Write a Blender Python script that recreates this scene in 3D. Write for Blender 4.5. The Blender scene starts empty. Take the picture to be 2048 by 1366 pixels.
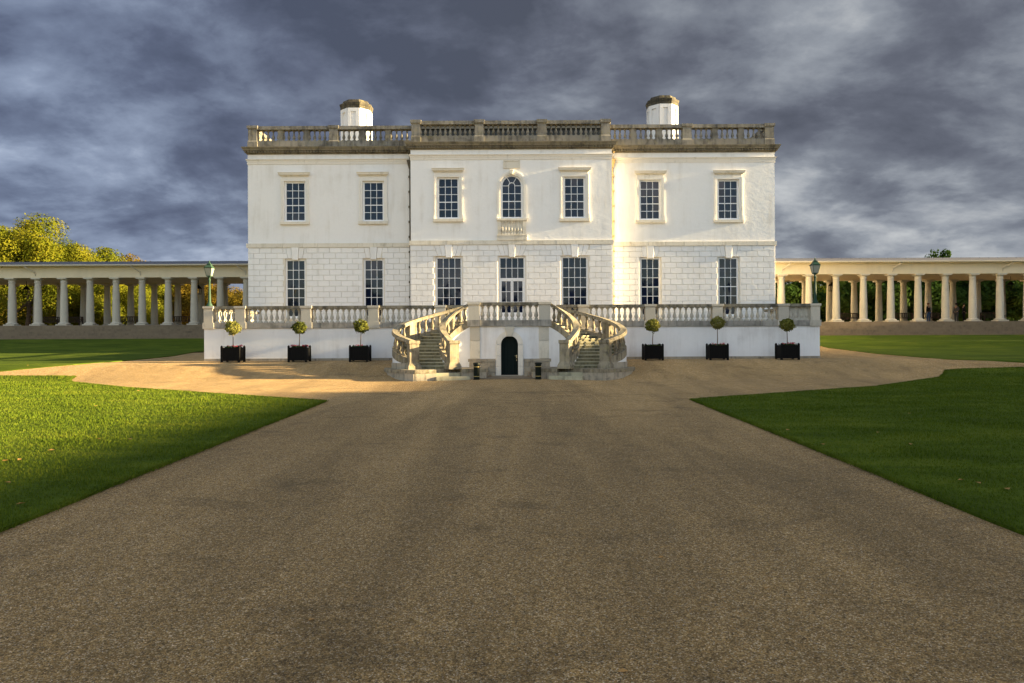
# Recreation of the photograph: white classical house with terrace, curved stairs and colonnades under storm clouds
SKY_OX, SKY_OY = 1.1, 2.9
CLOUD_B = (5.6, 5.55, 5.4)
_p = lambda px, py, sx, sy, amp: ((px - 1024) / 1440, (683 - py) / 1440, sx / 1440, sy / 1440, amp)
CLOUD_PATCHES = [_p(90, 285, 200, 50, 0.065), _p(1780, 380, 280, 60, 0.04), _p(1980, 330, 150, 45, 0.03), _p(430, 285, 90, 55, -0.10),
                 _p(330, 470, 200, 50, -0.03), _p(950, 40, 900, 150, -0.045), _p(1640, 250, 150, 40, -0.05)]
import bpy, bmesh, math, random
import numpy as np
from mathutils import Vector, Matrix

R = math.radians
C = bpy.context.scene.collection
SC = bpy.context.scene
rnd = random.Random(7)

# ------------------------------------------------------------------ camera
F_PX = 1440.0                      # focal length in photo pixels (2048 wide)
CAM_Z = 2.48
cam = bpy.data.cameras.new('camera')
cam.sensor_width = 36.0
cam.lens = 36.0 * F_PX / 2048.0
cam.clip_start = 0.1
cam.clip_end = 4000
cam_o = bpy.data.objects.new('camera', cam)
C.objects.link(cam_o)
cam_o.location = (0, 0, CAM_Z)
cam_o.rotation_euler = (Matrix.Rotation(R(90), 3, 'X') @ Matrix.Rotation(R(-0.27), 3, 'Z')).to_euler()
SC.camera = cam_o

# ------------------------------------------------------------------ light
SUN_EL = R(12.0)
SUN_FRONT = R(1.05)                 # how far the sun stands in front of the facade plane
sdir = Vector((math.cos(SUN_EL) * math.cos(SUN_FRONT), -math.cos(SUN_EL) * math.sin(SUN_FRONT), math.sin(SUN_EL)))
sun = bpy.data.lights.new('sun', 'SUN')
sun.energy = 5.0
sun.angle = R(1.0)
sun.color = (1.0, 0.77, 0.42)
sun_o = bpy.data.objects.new('sun', sun)
C.objects.link(sun_o)
sun_o.rotation_euler = sdir.to_track_quat('Z', 'Y').to_euler()
sun_o.location = (80, 0, 60)

SC.view_settings.view_transform = 'Standard'
SC.view_settings.look = 'None'
SC.view_settings.gamma = 1.0
SC.view_settings.use_curve_mapping = False
EXPO = 2.6
SKY_STR = 0.05
SC.view_settings.exposure = EXPO


class NT:
    """small node-tree writer"""
    def __init__(self, tree):
        self.t = tree
        tree.nodes.clear()

    def n(self, kind, **kw):
        nd = self.t.nodes.new(kind)
        for k, v in kw.items():
            setattr(nd, k, v)
        return nd

    def l(self, a, b):
        self.t.links.new(a, b)

    def val(self, sock, v):
        if hasattr(v, 'is_output'):
            self.l(v, sock)
        else:
            sock.default_value = v

    def math(self, op, a, b=0.0, c=None, clamp=False):
        nd = self.n('ShaderNodeMath', operation=op)
        nd.use_clamp = clamp
        self.val(nd.inputs[0], a)
        self.val(nd.inputs[1], b)
        if c is not None:
            self.val(nd.inputs[2], c)
        return nd.outputs[0]

    def noise(self, vec, scale, detail=4, rough=0.55, dist=0.0, dim='3D'):
        nd = self.n('ShaderNodeTexNoise', noise_dimensions=dim)
        if vec is not None:
            self.l(vec, nd.inputs['Vector'])
        nd.inputs['Scale'].default_value = scale
        nd.inputs['Detail'].default_value = detail
        nd.inputs['Roughness'].default_value = rough
        nd.inputs['Distortion'].default_value = dist
        return nd.outputs['Fac']

    def smooth(self, v, a, b, lo=0.0, hi=1.0):
        nd = self.n('ShaderNodeMapRange', interpolation_type='SMOOTHSTEP')
        self.val(nd.inputs[0], v)
        nd.inputs[1].default_value = a
        nd.inputs[2].default_value = b
        nd.inputs[3].default_value = lo
        nd.inputs[4].default_value = hi
        return nd.outputs[0]

    def mix(self, fac, a, b, mode='MIX'):
        nd = self.n('ShaderNodeMix', data_type='RGBA', blend_type=mode)
        nd.clamp_factor = True
        self.val(nd.inputs[0], fac)
        for s, v in ((nd.inputs[6], a), (nd.inputs[7], b)):
            if hasattr(v, 'is_output'):
                self.l(v, s)
            else:
                s.default_value = (v[0], v[1], v[2], 1)
        return nd.outputs[2]

    def vmap(self, vec, scale=(1, 1, 1), loc=(0, 0, 0), rot=(0, 0, 0)):
        nd = self.n('ShaderNodeMapping')
        self.l(vec, nd.inputs[0])
        nd.inputs['Location'].default_value = loc
        nd.inputs['Rotation'].default_value = rot
        nd.inputs['Scale'].default_value = scale
        return nd.outputs[0]


# ------------------------------------------------------------------ sky: storm clouds over a clear low-sun sky
world = bpy.data.worlds.new('World')
SC.world = world
world.use_nodes = True
w = NT(world.node_tree)
out = w.n('ShaderNodeOutputWorld')
bg = w.n('ShaderNodeBackground')
bg.inputs['Strength'].default_value = SKY_STR
w.l(bg.outputs[0], out.inputs[0])
sky = w.n('ShaderNodeTexSky', sky_type='NISHITA')
sky.sun_disc = False
sky.sun_elevation = SUN_EL
sky.sun_rotation = R(90) + SUN_FRONT
sky.air_density = 1.0
sky.dust_density = 1.0
sky.ozone_density = 1.5
tc = w.n('ShaderNodeTexCoord')
sp = w.n('ShaderNodeSeparateXYZ')
w.l(tc.outputs['Generated'], sp.inputs[0])
dx, dy, dz = sp.outputs
den = w.math('ADD', w.math('MAXIMUM', dz, 0.0), 0.36)
cb = w.n('ShaderNodeCombineXYZ')
w.l(w.math('DIVIDE', dx, den), cb.inputs[0])
w.l(w.math('DIVIDE', dy, den), cb.inputs[1])
cl = cb.outputs[0]
warp = w.n('ShaderNodeTexNoise')
w.l(w.vmap(cl, (0.7, 0.7, 1), (3.1, 1.7, 0)), warp.inputs['Vector'])
warp.inputs['Scale'].default_value = 1.0
warp.inputs['Detail'].default_value = 3
vadd = w.n('ShaderNodeVectorMath', operation='MULTIPLY_ADD')
w.l(warp.outputs['Color'], vadd.inputs[0])
vadd.inputs[1].default_value = (0.20, 0.20, 0)
w.l(cl, vadd.inputs[2])
P0 = vadd.outputs[0]
n1 = w.noise(w.vmap(P0, (1.25, 1.25, 1), (SKY_OX, SKY_OY, 0)), 1.4, 8, 0.55, 0.15)
n2 = w.noise(w.vmap(P0, (1.3, 1.45, 1), (11.3, 4.1, 0)), 3.2, 8, 0.58, 0.15)
n2b = w.noise(w.vmap(P0, (1.3, 1.45, 1), (11.3 + 0.07, 4.1 - 0.05, 0)), 3.2, 5, 0.57, 0.15)
n3 = w.noise(w.vmap(P0, (0.5, 0.5, 1), (2.3, 9.1, 0)), 0.9, 3, 0.5)
dens = w.math('ADD', w.math('MULTIPLY', n1, 0.66), w.math('MULTIPLY', n2, 0.34))
# the sides of the billows that face the sun are a little lighter
dens = w.math('MULTIPLY_ADD', w.math('SUBTRACT', n2, n2b), 0.15, dens)
# clouds get thinner and brighter towards the horizon
low = w.smooth(dz, 0.02, 0.34, 1.0, 0.0)
dens = w.math('ADD', dens, w.math('MULTIPLY', low, 0.055))
# firm edges where one billow stands before another
dens = w.math('MULTIPLY_ADD', w.math('SUBTRACT', w.smooth(w.math('ADD', w.math('MULTIPLY', n1, 0.35), w.math('MULTIPLY', n2, 0.65)), 0.455, 0.545), 0.5), 0.024, dens)
# thicker and thinner places in the storm bank, by direction
sy_ = w.math('MAXIMUM', dy, 0.05)
cu, cv = w.math('DIVIDE', dx, sy_), w.math('DIVIDE', dz, sy_)
for u0, v0, su, sv, amp in CLOUD_PATCHES:
    e = w.math('ADD', w.math('POWER', w.math('MULTIPLY', w.math('SUBTRACT', cu, u0), 1 / su), 2.0), w.math('POWER', w.math('MULTIPLY', w.math('SUBTRACT', cv, v0), 1 / sv), 2.0))
    g = w.math('POWER', 2.718, w.math('MULTIPLY', e, -1.0))
    dens = w.math('MULTIPLY_ADD', g, amp, dens)
def eff(r, g, b):
    """colour as it shows in the picture (sRGB 0-255) -> radiance value for this background"""
    f = lambda c: ((c / 255 + 0.055) / 1.055) ** 2.4 if c > 10 else c / 255 / 12.92
    k = 1.0 / SKY_STR / (2 ** EXPO)
    return (f(r) * k, f(g) * k, f(b) * k, 1)
ramp = w.n('ShaderNodeValToRGB')
w.l(dens, ramp.inputs[0])
cr = ramp.color_ramp
stops = [(0.36, eff(82, 87, 102)), (0.45, eff(101, 106, 122)), (0.53, eff(122, 128, 143)),
         (0.61, eff(150, 156, 169)), (0.72, eff(200, 203, 210))]
cr.elements[0].position, cr.elements[0].color = stops[0]
cr.elements[1].position, cr.elements[1].color = stops[1]
for p, c in stops[2:]:
    e = cr.elements.new(p)
    e.color = c
# bluer towards the left, greyer towards the right (away from / towards the sun)
tint = w.mix(w.smooth(dx, -0.62, 0.25), (0.87, 0.98, 1.15), (1.0, 1.0, 0.95))
cloud = w.mix(1.0, ramp.outputs[0], tint, 'MULTIPLY')
# the storm bank stands ahead; behind and overhead it breaks up into bright, sunlit cloud and clear sky
front = w.smooth(w.math('ADD', dy, w.math('MULTIPLY', w.math('SUBTRACT', n3, 0.5), 0.5)), -0.30, 0.30)
bright = w.mix(w.smooth(n1, 0.45, 0.62), sky.outputs[0], (CLOUD_B[0], CLOUD_B[1], CLOUD_B[2]))
col = w.mix(front, bright, cloud)
w.l(col, bg.inputs['Color'])

# ------------------------------------------------------------------ materials
def mat(name):
    m = bpy.data.materials.new(name)
    m.use_nodes = True
    t = NT(m.node_tree)
    o = t.n('ShaderNodeOutputMaterial')
    p = t.n('ShaderNodeBsdfPrincipled')
    t.l(p.outputs[0], o.inputs[0])
    return m, t, p


def plain(name, col, rough=0.6, metal=0.0, var=0.15, scale=8.0, bump=0.0, spec=0.3):
    m, t, p = mat(name)
    co = t.n('ShaderNodeTexCoord').outputs['Object']
    f = t.noise(co, scale, 5)
    dark = tuple(c * (1 - var) for c in col)
    lite = tuple(min(1, c * (1 + var)) for c in col)
    t.l(t.mix(f, dark, lite), p.inputs['Base Color'])
    p.inputs['Roughness'].default_value = rough
    p.inputs['Metallic'].default_value = metal
    p.inputs['Specular IOR Level'].default_value = spec
    if bump:
        b = t.n('ShaderNodeBump')
        b.inputs['Strength'].default_value = bump
        b.inputs['Distance'].default_value = 0.02
        t.l(f, b.inputs['Height'])
        t.l(b.outputs[0], p.inputs['Normal'])
    return m


def stone(name, base, grime=(0.07, 0.065, 0.05), lo=0.45, hi=0.7, amt=0.8, rough=0.9, rand=0.12, bump=0.35, sc=1.0, lichen=0.0):
    """weathered stone: blotches, vertical run-off streaks, fine grain; a little brightness per stone"""
    m, t, p = mat(name)
    co = t.n('ShaderNodeTexCoord').outputs['Object']
    geo = t.n('ShaderNodeNewGeometry')
    pos = geo.outputs['Position']
    blot = t.noise(pos, 1.3 * sc, 8, 0.62, 0.6)
    streak = t.noise(t.vmap(pos, (5 * sc, 5 * sc, 0.55 * sc)), 1.0, 6, 0.6)
    fine = t.noise(pos, 26, 4, 0.6)
    mask = t.math('ADD', t.math('MULTIPLY', blot, 0.55), t.math('MULTIPLY', streak, 0.45))
    mask = t.math('MULTIPLY', t.smooth(mask, lo, hi), amt)
    info = t.n('ShaderNodeObjectInfo')
    k = t.math('MULTIPLY_ADD', info.outputs['Random'], rand * 2, 1 - rand)
    kk = t.math('MULTIPLY', k, t.math('MULTIPLY_ADD', fine, 0.35, 0.82))
    cbn = t.n('ShaderNodeCombineXYZ')
    for i in range(3):
        t.l(kk, cbn.inputs[i])
    c1 = t.mix(1.0, base, cbn.outputs[0], 'MULTIPLY')
    c2 = t.mix(mask, c1, grime)
    if lichen:
        lf = t.math('MULTIPLY', t.smooth(t.noise(pos, 4.5, 6, 0.65), 0.52, 0.62), lichen)
        c2 = t.mix(lf, c2, (0.30, 0.26, 0.10))
    t.l(c2, p.inputs['Base Color'])
    p.inputs['Roughness'].default_value = rough
    b = t.n('ShaderNodeBump')
    b.inputs['Strength'].default_value = bump
    b.inputs['Distance'].default_value = 0.012
    t.l(t.math('ADD', t.math('MULTIPLY', blot, 0.6), t.math('MULTIPLY', fine, 0.5)), b.inputs['Height'])
    t.l(b.outputs[0], p.inputs['Normal'])
    return m


def plaster(name, base, bump=0.25, dirt=(0.36, 0.30, 0.20), amt=0.30, rand=0.03, dist=0.02):
    m, t, p = mat(name)
    pos = t.n('ShaderNodeNewGeometry').outputs['Position']
    a = t.noise(pos, 0.55, 6, 0.6)
    s = t.noise(t.vmap(pos, (2.6, 2.6, 0.22)), 1.0, 6, 0.62)
    f = t.noise(pos, 5.0, 5, 0.6, 0.4)
    f2 = t.noise(t.vmap(pos, (1.0, 1.0, 1.6)), 1.7, 3, 0.5, 0.8)
    info = t.n('ShaderNodeObjectInfo')
    k = t.math('MULTIPLY_ADD', info.outputs['Random'], rand * 2, 1 - rand)
    k = t.math('MULTIPLY', k, t.math('MULTIPLY_ADD', f, 0.08, 0.96))
    cbn = t.n('ShaderNodeCombineXYZ')
    for i in range(3):
        t.l(k, cbn.inputs[i])
    c = t.mix(1.0, base, cbn.outputs[0], 'MULTIPLY')
    mask = t.math('MULTIPLY', t.smooth(t.math('MULTIPLY_ADD', a, 0.5, t.math('MULTIPLY', s, 0.5)), 0.47, 0.72), amt)
    t.l(t.mix(mask, c, dirt), p.inputs['Base Color'])
    p.inputs['Roughness'].default_value = 0.75
    b = t.n('ShaderNodeBump')
    b.inputs['Strength'].default_value = bump
    b.inputs['Distance'].default_value = dist
    t.l(t.math('ADD', t.math('MULTIPLY', f, 0.35), f2), b.inputs['Height'])
    t.l(b.outputs[0], p.inputs['Normal'])
    return m


M = {}
M['white'] = plaster('white_render', (0.81, 0.795, 0.765), 0.35, dist=0.03)
M['white_block'] = plaster('white_painted_block', (0.81, 0.795, 0.765), 0.5, amt=0.2, rand=0.035, dist=0.015)
M['joint'] = plaster('block_joint', (0.72, 0.67, 0.57), 0.2)
M['terrace_white'] = plaster('terrace_render', (0.80, 0.79, 0.78), 0.3, dirt=(0.36, 0.32, 0.28), amt=0.45)
M['trim'] = stone('trim_stone', (0.71, 0.655, 0.545), (0.26, 0.22, 0.14), 0.48, 0.72, 0.6, rand=0.05, bump=0.2)
M['frieze'] = stone('frieze_stone', (0.76, 0.71, 0.62), (0.28, 0.25, 0.17), 0.52, 0.74, 0.55, rand=0.02, bump=0.2)
M['architrave'] = stone('window_surround_stone', (0.78, 0.745, 0.67), (0.34, 0.29, 0.20), 0.54, 0.76, 0.45, rand=0.03, bump=0.2)
M['roof_stone'] = stone('weathered_parapet_stone', (0.245, 0.225, 0.185), (0.055, 0.05, 0.042), 0.42, 0.64, 0.85, lichen=0.25)
M['cornice'] = stone('weathered_cornice_stone', (0.20, 0.17, 0.115), (0.045, 0.039, 0.028), 0.44, 0.66, 0.8, lichen=0.2)
M['coping'] = stone('blackened_coping_stone', (0.22, 0.20, 0.155), (0.04, 0.038, 0.03), 0.40, 0.62, 0.9, lichen=0.2)
M['soot'] = stone('sooty_chimney_stone', (0.10, 0.085, 0.055), (0.03, 0.026, 0.018), 0.38, 0.6, 0.9, lichen=0.3, bump=0.8)
M['ped'] = stone('terrace_pedestal_stone', (0.50, 0.46, 0.38), (0.14, 0.13, 0.11), 0.5, 0.74, 0.65)
M['bal'] = stone('terrace_baluster_stone', (0.46, 0.43, 0.36), (0.10, 0.095, 0.08), 0.48, 0.72, 0.75)
M['band'] = stone('terrace_band_stone', (0.33, 0.31, 0.27), (0.075, 0.07, 0.06), 0.42, 0.66, 0.8)
M['stair'] = stone('staircase_stone', (0.30, 0.255, 0.175), (0.06, 0.05, 0.036), 0.42, 0.64, 0.85, sc=1.6, lichen=0.3, bump=0.6)
M['step'] = stone('mossy_step_stone', (0.22, 0.20, 0.12), (0.05, 0.048, 0.03), 0.40, 0.66, 0.85, sc=1.5, lichen=0.3)
M['nosing'] = stone('pale_step_nosing', (0.42, 0.39, 0.27), (0.12, 0.11, 0.07), 0.45, 0.7, 0.7)
M['base'] = stone('base_course_stone', (0.37, 0.32, 0.24), (0.10, 0.09, 0.075), 0.46, 0.68, 0.85, sc=1.5)
M['col'] = stone('column_stone', (0.50, 0.455, 0.37), (0.22, 0.20, 0.16), 0.5, 0.75, 0.5, rand=0.05)
M['entab'] = plaster('colonnade_render', (0.68, 0.58, 0.40), 0.15, amt=0.2)
M['colstep'] = stone('colonnade_step_stone', (0.19, 0.145, 0.092), (0.075, 0.058, 0.04), 0.42, 0.70, 0.6, rand=0.06, bump=0.15)
M['slate'] = plain('roof_slate', (0.10, 0.10, 0.115), 0.5, var=0.4, scale=14)
M['lead'] = plain('roof_lead', (0.03, 0.034, 0.034), 0.6, var=0.4, scale=3)
M['gutter'] = plain('gutter_paint', (0.52, 0.46, 0.36), 0.5)
M['sash'] = plain('white_sash_paint', (0.84, 0.84, 0.84), 0.4, var=0.03)
M['pipe'] = plain('iron_pipe', (0.10, 0.085, 0.06), 0.6, var=0.4)
M['pipe_sunlit'] = plain('sunlit_iron_pipe', (0.36, 0.26, 0.12), 0.7, var=0.35)  # same iron pipe, with warm sunlight put into its colour
M['door'] = plain('dark_green_door', (0.003, 0.009, 0.008), 0.6, var=0.3, spec=0.15)
M['black'] = plain('black_paint', (0.005, 0.0045, 0.004), 0.75, var=0.3, spec=0.12)
M['bin'] = plain('bin_paint', (0.005, 0.009, 0.006), 0.5, var=0.2, spec=0.15)
M['gold'] = plain('gilt_band', (0.45, 0.34, 0.12), 0.4)
M['soil'] = plain('soil', (0.025, 0.018, 0.012), 0.95)
M['verd'] = plain('verdigris_paint', (0.028, 0.066, 0.04), 0.65, var=0.35, scale=12)
M['green'] = plain('green_lamp_paint', (0.006, 0.04, 0.024), 0.5, var=0.3, scale=12)
M['wood'] = plain('dark_bench_wood', (0.045, 0.027, 0.018), 0.7, var=0.4)
M['stem'] = plain('young_bark', (0.16, 0.11, 0.07), 0.9, var=0.3)
M['bark'] = plain('bark', (0.075, 0.055, 0.04), 0.95, var=0.4, bump=0.5)
M['brass'] = plain('brass', (0.6, 0.5, 0.3), 0.3, 0.8)
M['skin'] = plain('skin', (0.42, 0.24, 0.17), 0.6)
M['jean'] = plain('blue_denim', (0.05, 0.09, 0.19), 0.85)
M['jacket'] = plain('black_cloth', (0.012, 0.010, 0.010), 0.85)
M['greycloth'] = plain('grey_cloth', (0.11, 0.10, 0.095), 0.85)
M['hairred'] = plain('auburn_hair', (0.13, 0.045, 0.02), 0.7)
M['hairdark'] = plain('dark_hair', (0.02, 0.014, 0.01), 0.7)
M['dryleaf'] = plain('dry_leaf', (0.40, 0.22, 0.07), 0.8, var=0.4)

m, t, p = mat('window_glass')       # dark rooms behind old, slightly uneven panes; blue of reflected sky put into colour
info = t.n('ShaderNodeObjectInfo')
t.l(t.mix(info.outputs['Random'], (0.003, 0.006, 0.018), (0.007, 0.012, 0.034)), p.inputs['Base Color'])
p.inputs['Roughness'].default_value = 0.03
p.inputs['IOR'].default_value = 1.5
b = t.n('ShaderNodeBump'); b.inputs['Strength'].default_value = 0.12; b.inputs['Distance'].default_value = 0.01
t.l(t.noise(t.n('ShaderNodeNewGeometry').outputs['Position'], 1.8, 1), b.inputs['Height'])
t.l(b.outputs[0], p.inputs['Normal'])
M['glass'] = m
m, t, p = mat('lantern_glass')
p.inputs['Base Color'].default_value = (0.30, 0.31, 0.26, 1)
p.inputs['Roughness'].default_value = 0.15
M['lglass'] = m


def leafmat(name, cols, trans=0.35):
    """cols: dark, mid, bright leaf colours; varied per clump by position and over the crown"""
    m = bpy.data.materials.new(name)
    m.use_nodes = True
    t = NT(m.node_tree)
    o = t.n('ShaderNodeOutputMaterial')
    geo = t.n('ShaderNodeNewGeometry')
    info = t.n('ShaderNodeObjectInfo')
    f = t.noise(geo.outputs['Position'], 0.35, 3)
    v = t.math('MULTIPLY_ADD', geo.outputs['Random Per Island'], 0.24, t.math('MULTIPLY', f, 0.95))
    v = t.math('ADD', v, t.math('MULTIPLY_ADD', info.outputs['Random'], 0.2, -0.18))
    rp = t.n('ShaderNodeValToRGB')
    t.l(v, rp.inputs[0])
    rp.color_ramp.elements[0].position = 0.2
    rp.color_ramp.elements[0].color = (*cols[0], 1)
    rp.color_ramp.elements[1].position = 0.85
    rp.color_ramp.elements[1].color = (*cols[2], 1)
    e = rp.color_ramp.elements.new(0.5)
    e.color = (*cols[1], 1)
    d = t.n('ShaderNodeBsdfDiffuse')
    tr = t.n('ShaderNodeBsdfTranslucent')
    mx = t.n('ShaderNodeMixShader')
    mx.inputs[0].default_value = trans
    t.l(rp.outputs[0], d.inputs[0])
    t.l(rp.outputs[0], tr.inputs[0])
    t.l(d.outputs[0], mx.inputs[1])
    t.l(tr.outputs[0], mx.inputs[2])
    t.l(mx.outputs[0], o.inputs[0])
    return m


M['leaf_gold'] = leafmat('golden_green_leaves', [(0.036, 0.060, 0.007), (0.098, 0.116, 0.010), (0.185, 0.170, 0.015)])
M['leaf_autumn'] = leafmat('autumn_leaves', [(0.060, 0.052, 0.009), (0.125, 0.092, 0.013), (0.19, 0.115, 0.018)])
M['leaf_dark'] = leafmat('dark_green_leaves', [(0.014, 0.03, 0.008), (0.028, 0.055, 0.012), (0.06, 0.09, 0.018)])
M['leaf_bay'] = leafmat('topiary_leaves', [(0.05, 0.066, 0.014), (0.16, 0.165, 0.035), (0.32, 0.285, 0.09)], 0.2)
M['petal'] = leafmat('flower_petals', [(0.35, 0.02, 0.03), (0.5, 0.04, 0.06), (0.6, 0.12, 0.14)], 0.2)
M['flowerleaf'] = leafmat('bedding_leaves', [(0.015, 0.03, 0.01), (0.03, 0.06, 0.015), (0.06, 0.08, 0.02)], 0.2)

# gravel: single stones close up, tracks and damp bands over it
m, t, p = mat('gravel')
pos = t.n('ShaderNodeNewGeometry').outputs['Position']
vo = t.n('ShaderNodeTexVoronoi'); vo.inputs['Scale'].default_value = 92
t.l(pos, vo.inputs['Vector'])
hs = t.n('ShaderNodeSeparateColor'); t.l(vo.outputs['Color'], hs.inputs[0])
big = t.noise(t.vmap(pos, (0.35, 0.10, 1)), 1.0, 6, 0.6, 0.5)
mid = t.noise(pos, 2.2, 6, 0.7, 0.3)
rp = t.n('ShaderNodeValToRGB'); t.l(hs.outputs[0], rp.inputs[0])
ee = rp.color_ramp.elements
ee[0].position = 0.0; ee[0].color = (0.085, 0.050, 0.0175, 1)
ee[1].position = 1.0; ee[1].color = (0.68, 0.54, 0.37, 1)
for pp, cc in ((0.30, (0.242, 0.138, 0.043, 1)), (0.62, (0.375, 0.228, 0.077, 1)), (0.86, (0.44, 0.298, 0.130, 1))):
    e = ee.new(pp); e.color = cc
k = t.math('MULTIPLY_ADD', t.smooth(big, 0.3, 0.7), 0.28, 0.84)
vo2 = t.n('ShaderNodeTexVoronoi'); vo2.inputs['Scale'].default_value = 34
t.l(pos, vo2.inputs['Vector'])
hs2 = t.n('ShaderNodeSeparateColor'); t.l(vo2.outputs['Color'], hs2.inputs[0])
k = t.math('MULTIPLY', k, t.math('MULTIPLY_ADD', hs2.outputs[1], 0.62, 0.70))
trk = t.noise(t.vmap(pos, (0.75, 0.085, 1), (3.7, 0.4, 0)), 1.0, 5, 0.62, 0.35)
k = t.math('MULTIPLY', k, t.smooth(trk, 0.36, 0.58, 0.85, 1.08))
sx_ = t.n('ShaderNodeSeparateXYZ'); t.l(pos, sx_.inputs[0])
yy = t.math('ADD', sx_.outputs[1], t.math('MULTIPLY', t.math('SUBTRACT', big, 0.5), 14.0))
k = t.math('MULTIPLY', k, t.smooth(yy, 7.0, 31.0, 0.84, 1.07))      # paler by the house, darker stones on the drive, partly light painted in
damp = t.noise(t.vmap(pos, (0.5, 0.8, 1), (9.1, 2.4, 0)), 1.0, 5, 0.65, 0.6)
k = t.math('MULTIPLY', k, t.smooth(damp, 0.32, 0.47, 0.74, 1.04))
k = t.math('MULTIPLY', k, t.math('MULTIPLY_ADD', mid, 0.5, 0.78))
cbn = t.n('ShaderNodeCombineXYZ')
for i in range(3):
    t.l(k, cbn.inputs[i])
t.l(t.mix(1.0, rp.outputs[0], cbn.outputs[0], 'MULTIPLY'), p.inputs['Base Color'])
p.inputs['Roughness'].default_value = 0.85
b = t.n('ShaderNodeBump'); b.inputs['Strength'].default_value = 0.9; b.inputs['Distance'].default_value = 0.012
t.l(t.math('SUBTRACT', t.math('MULTIPLY', mid, 1.2), vo.outputs['Distance']), b.inputs['Height'])
t.l(b.outputs[0], p.inputs['Normal'])
p.inputs['Sheen Weight'].default_value = 0.07
p.inputs['Sheen Roughness'].default_value = 0.55
p.inputs['Sheen Tint'].default_value = (0.95, 0.78, 0.52, 1)
p.inputs['Specular IOR Level'].default_value = 0.25
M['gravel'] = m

m, t, p = mat('pebble')
pos = t.n('ShaderNodeNewGeometry')
rp = t.n('ShaderNodeValToRGB'); t.l(pos.outputs['Random Per Island'], rp.inputs[0])
ee = rp.color_ramp.elements
ee[0].color = (0.10, 0.07, 0.04, 1); ee[1].color = (0.55, 0.48, 0.38, 1)
for pp, cc in ((0.35, (0.20, 0.14, 0.085, 1)), (0.7, (0.32, 0.24, 0.15, 1)), (0.9, (0.30, 0.27, 0.24, 1))):
    e = ee.new(pp); e.color = cc
t.l(rp.outputs[0], p.inputs['Base Color'])
p.inputs['Roughness'].default_value = 0.7
M['pebble'] = m


def grassmat(name, blades):
    m, t, p = mat(name)
    geo = t.n('ShaderNodeNewGeometry')
    pos = geo.outputs['Position']
    a = t.noise(t.vmap(pos, (0.30, 0.8, 1)), 1.0, 7, 0.7, 0.6)
    f = t.noise(pos, 14, 5, 0.7)
    v = t.math('MULTIPLY_ADD', t.smooth(a, 0.3, 0.7), 0.5, t.math('MULTIPLY', f, 0.5))
    if blades:
        v = t.math('MULTIPLY_ADD', geo.outputs['Random Per Island'], 0.42, t.math('MULTIPLY', v, 0.66))
    rp = t.n('ShaderNodeValToRGB'); t.l(v, rp.inputs[0])
    ee = rp.color_ramp.elements
    ee[0].position = 0.15; ee[0].color = (0.036, 0.060, 0.004, 1)
    ee[1].position = 0.95; ee[1].color = (0.150, 0.165, 0.018, 1)
    e = ee.new(0.55); e.color = (0.070, 0.105, 0.006, 1)
    t.l(rp.outputs[0], p.inputs['Base Color'])
    p.inputs['Roughness'].default_value = 0.9
    p.inputs['Specular IOR Level'].default_value = 0.1
    b = t.n('ShaderNodeBump'); b.inputs['Strength'].default_value = 0.8; b.inputs['Distance'].default_value = 0.03
    t.l(f, b.inputs['Height'])
    if not blades:
        t.l(b.outputs[0], p.inputs['Normal'])
    return m


M['lawn'] = grassmat('lawn_turf', False)
M['grass'] = grassmat('grass_blades', True)


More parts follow.
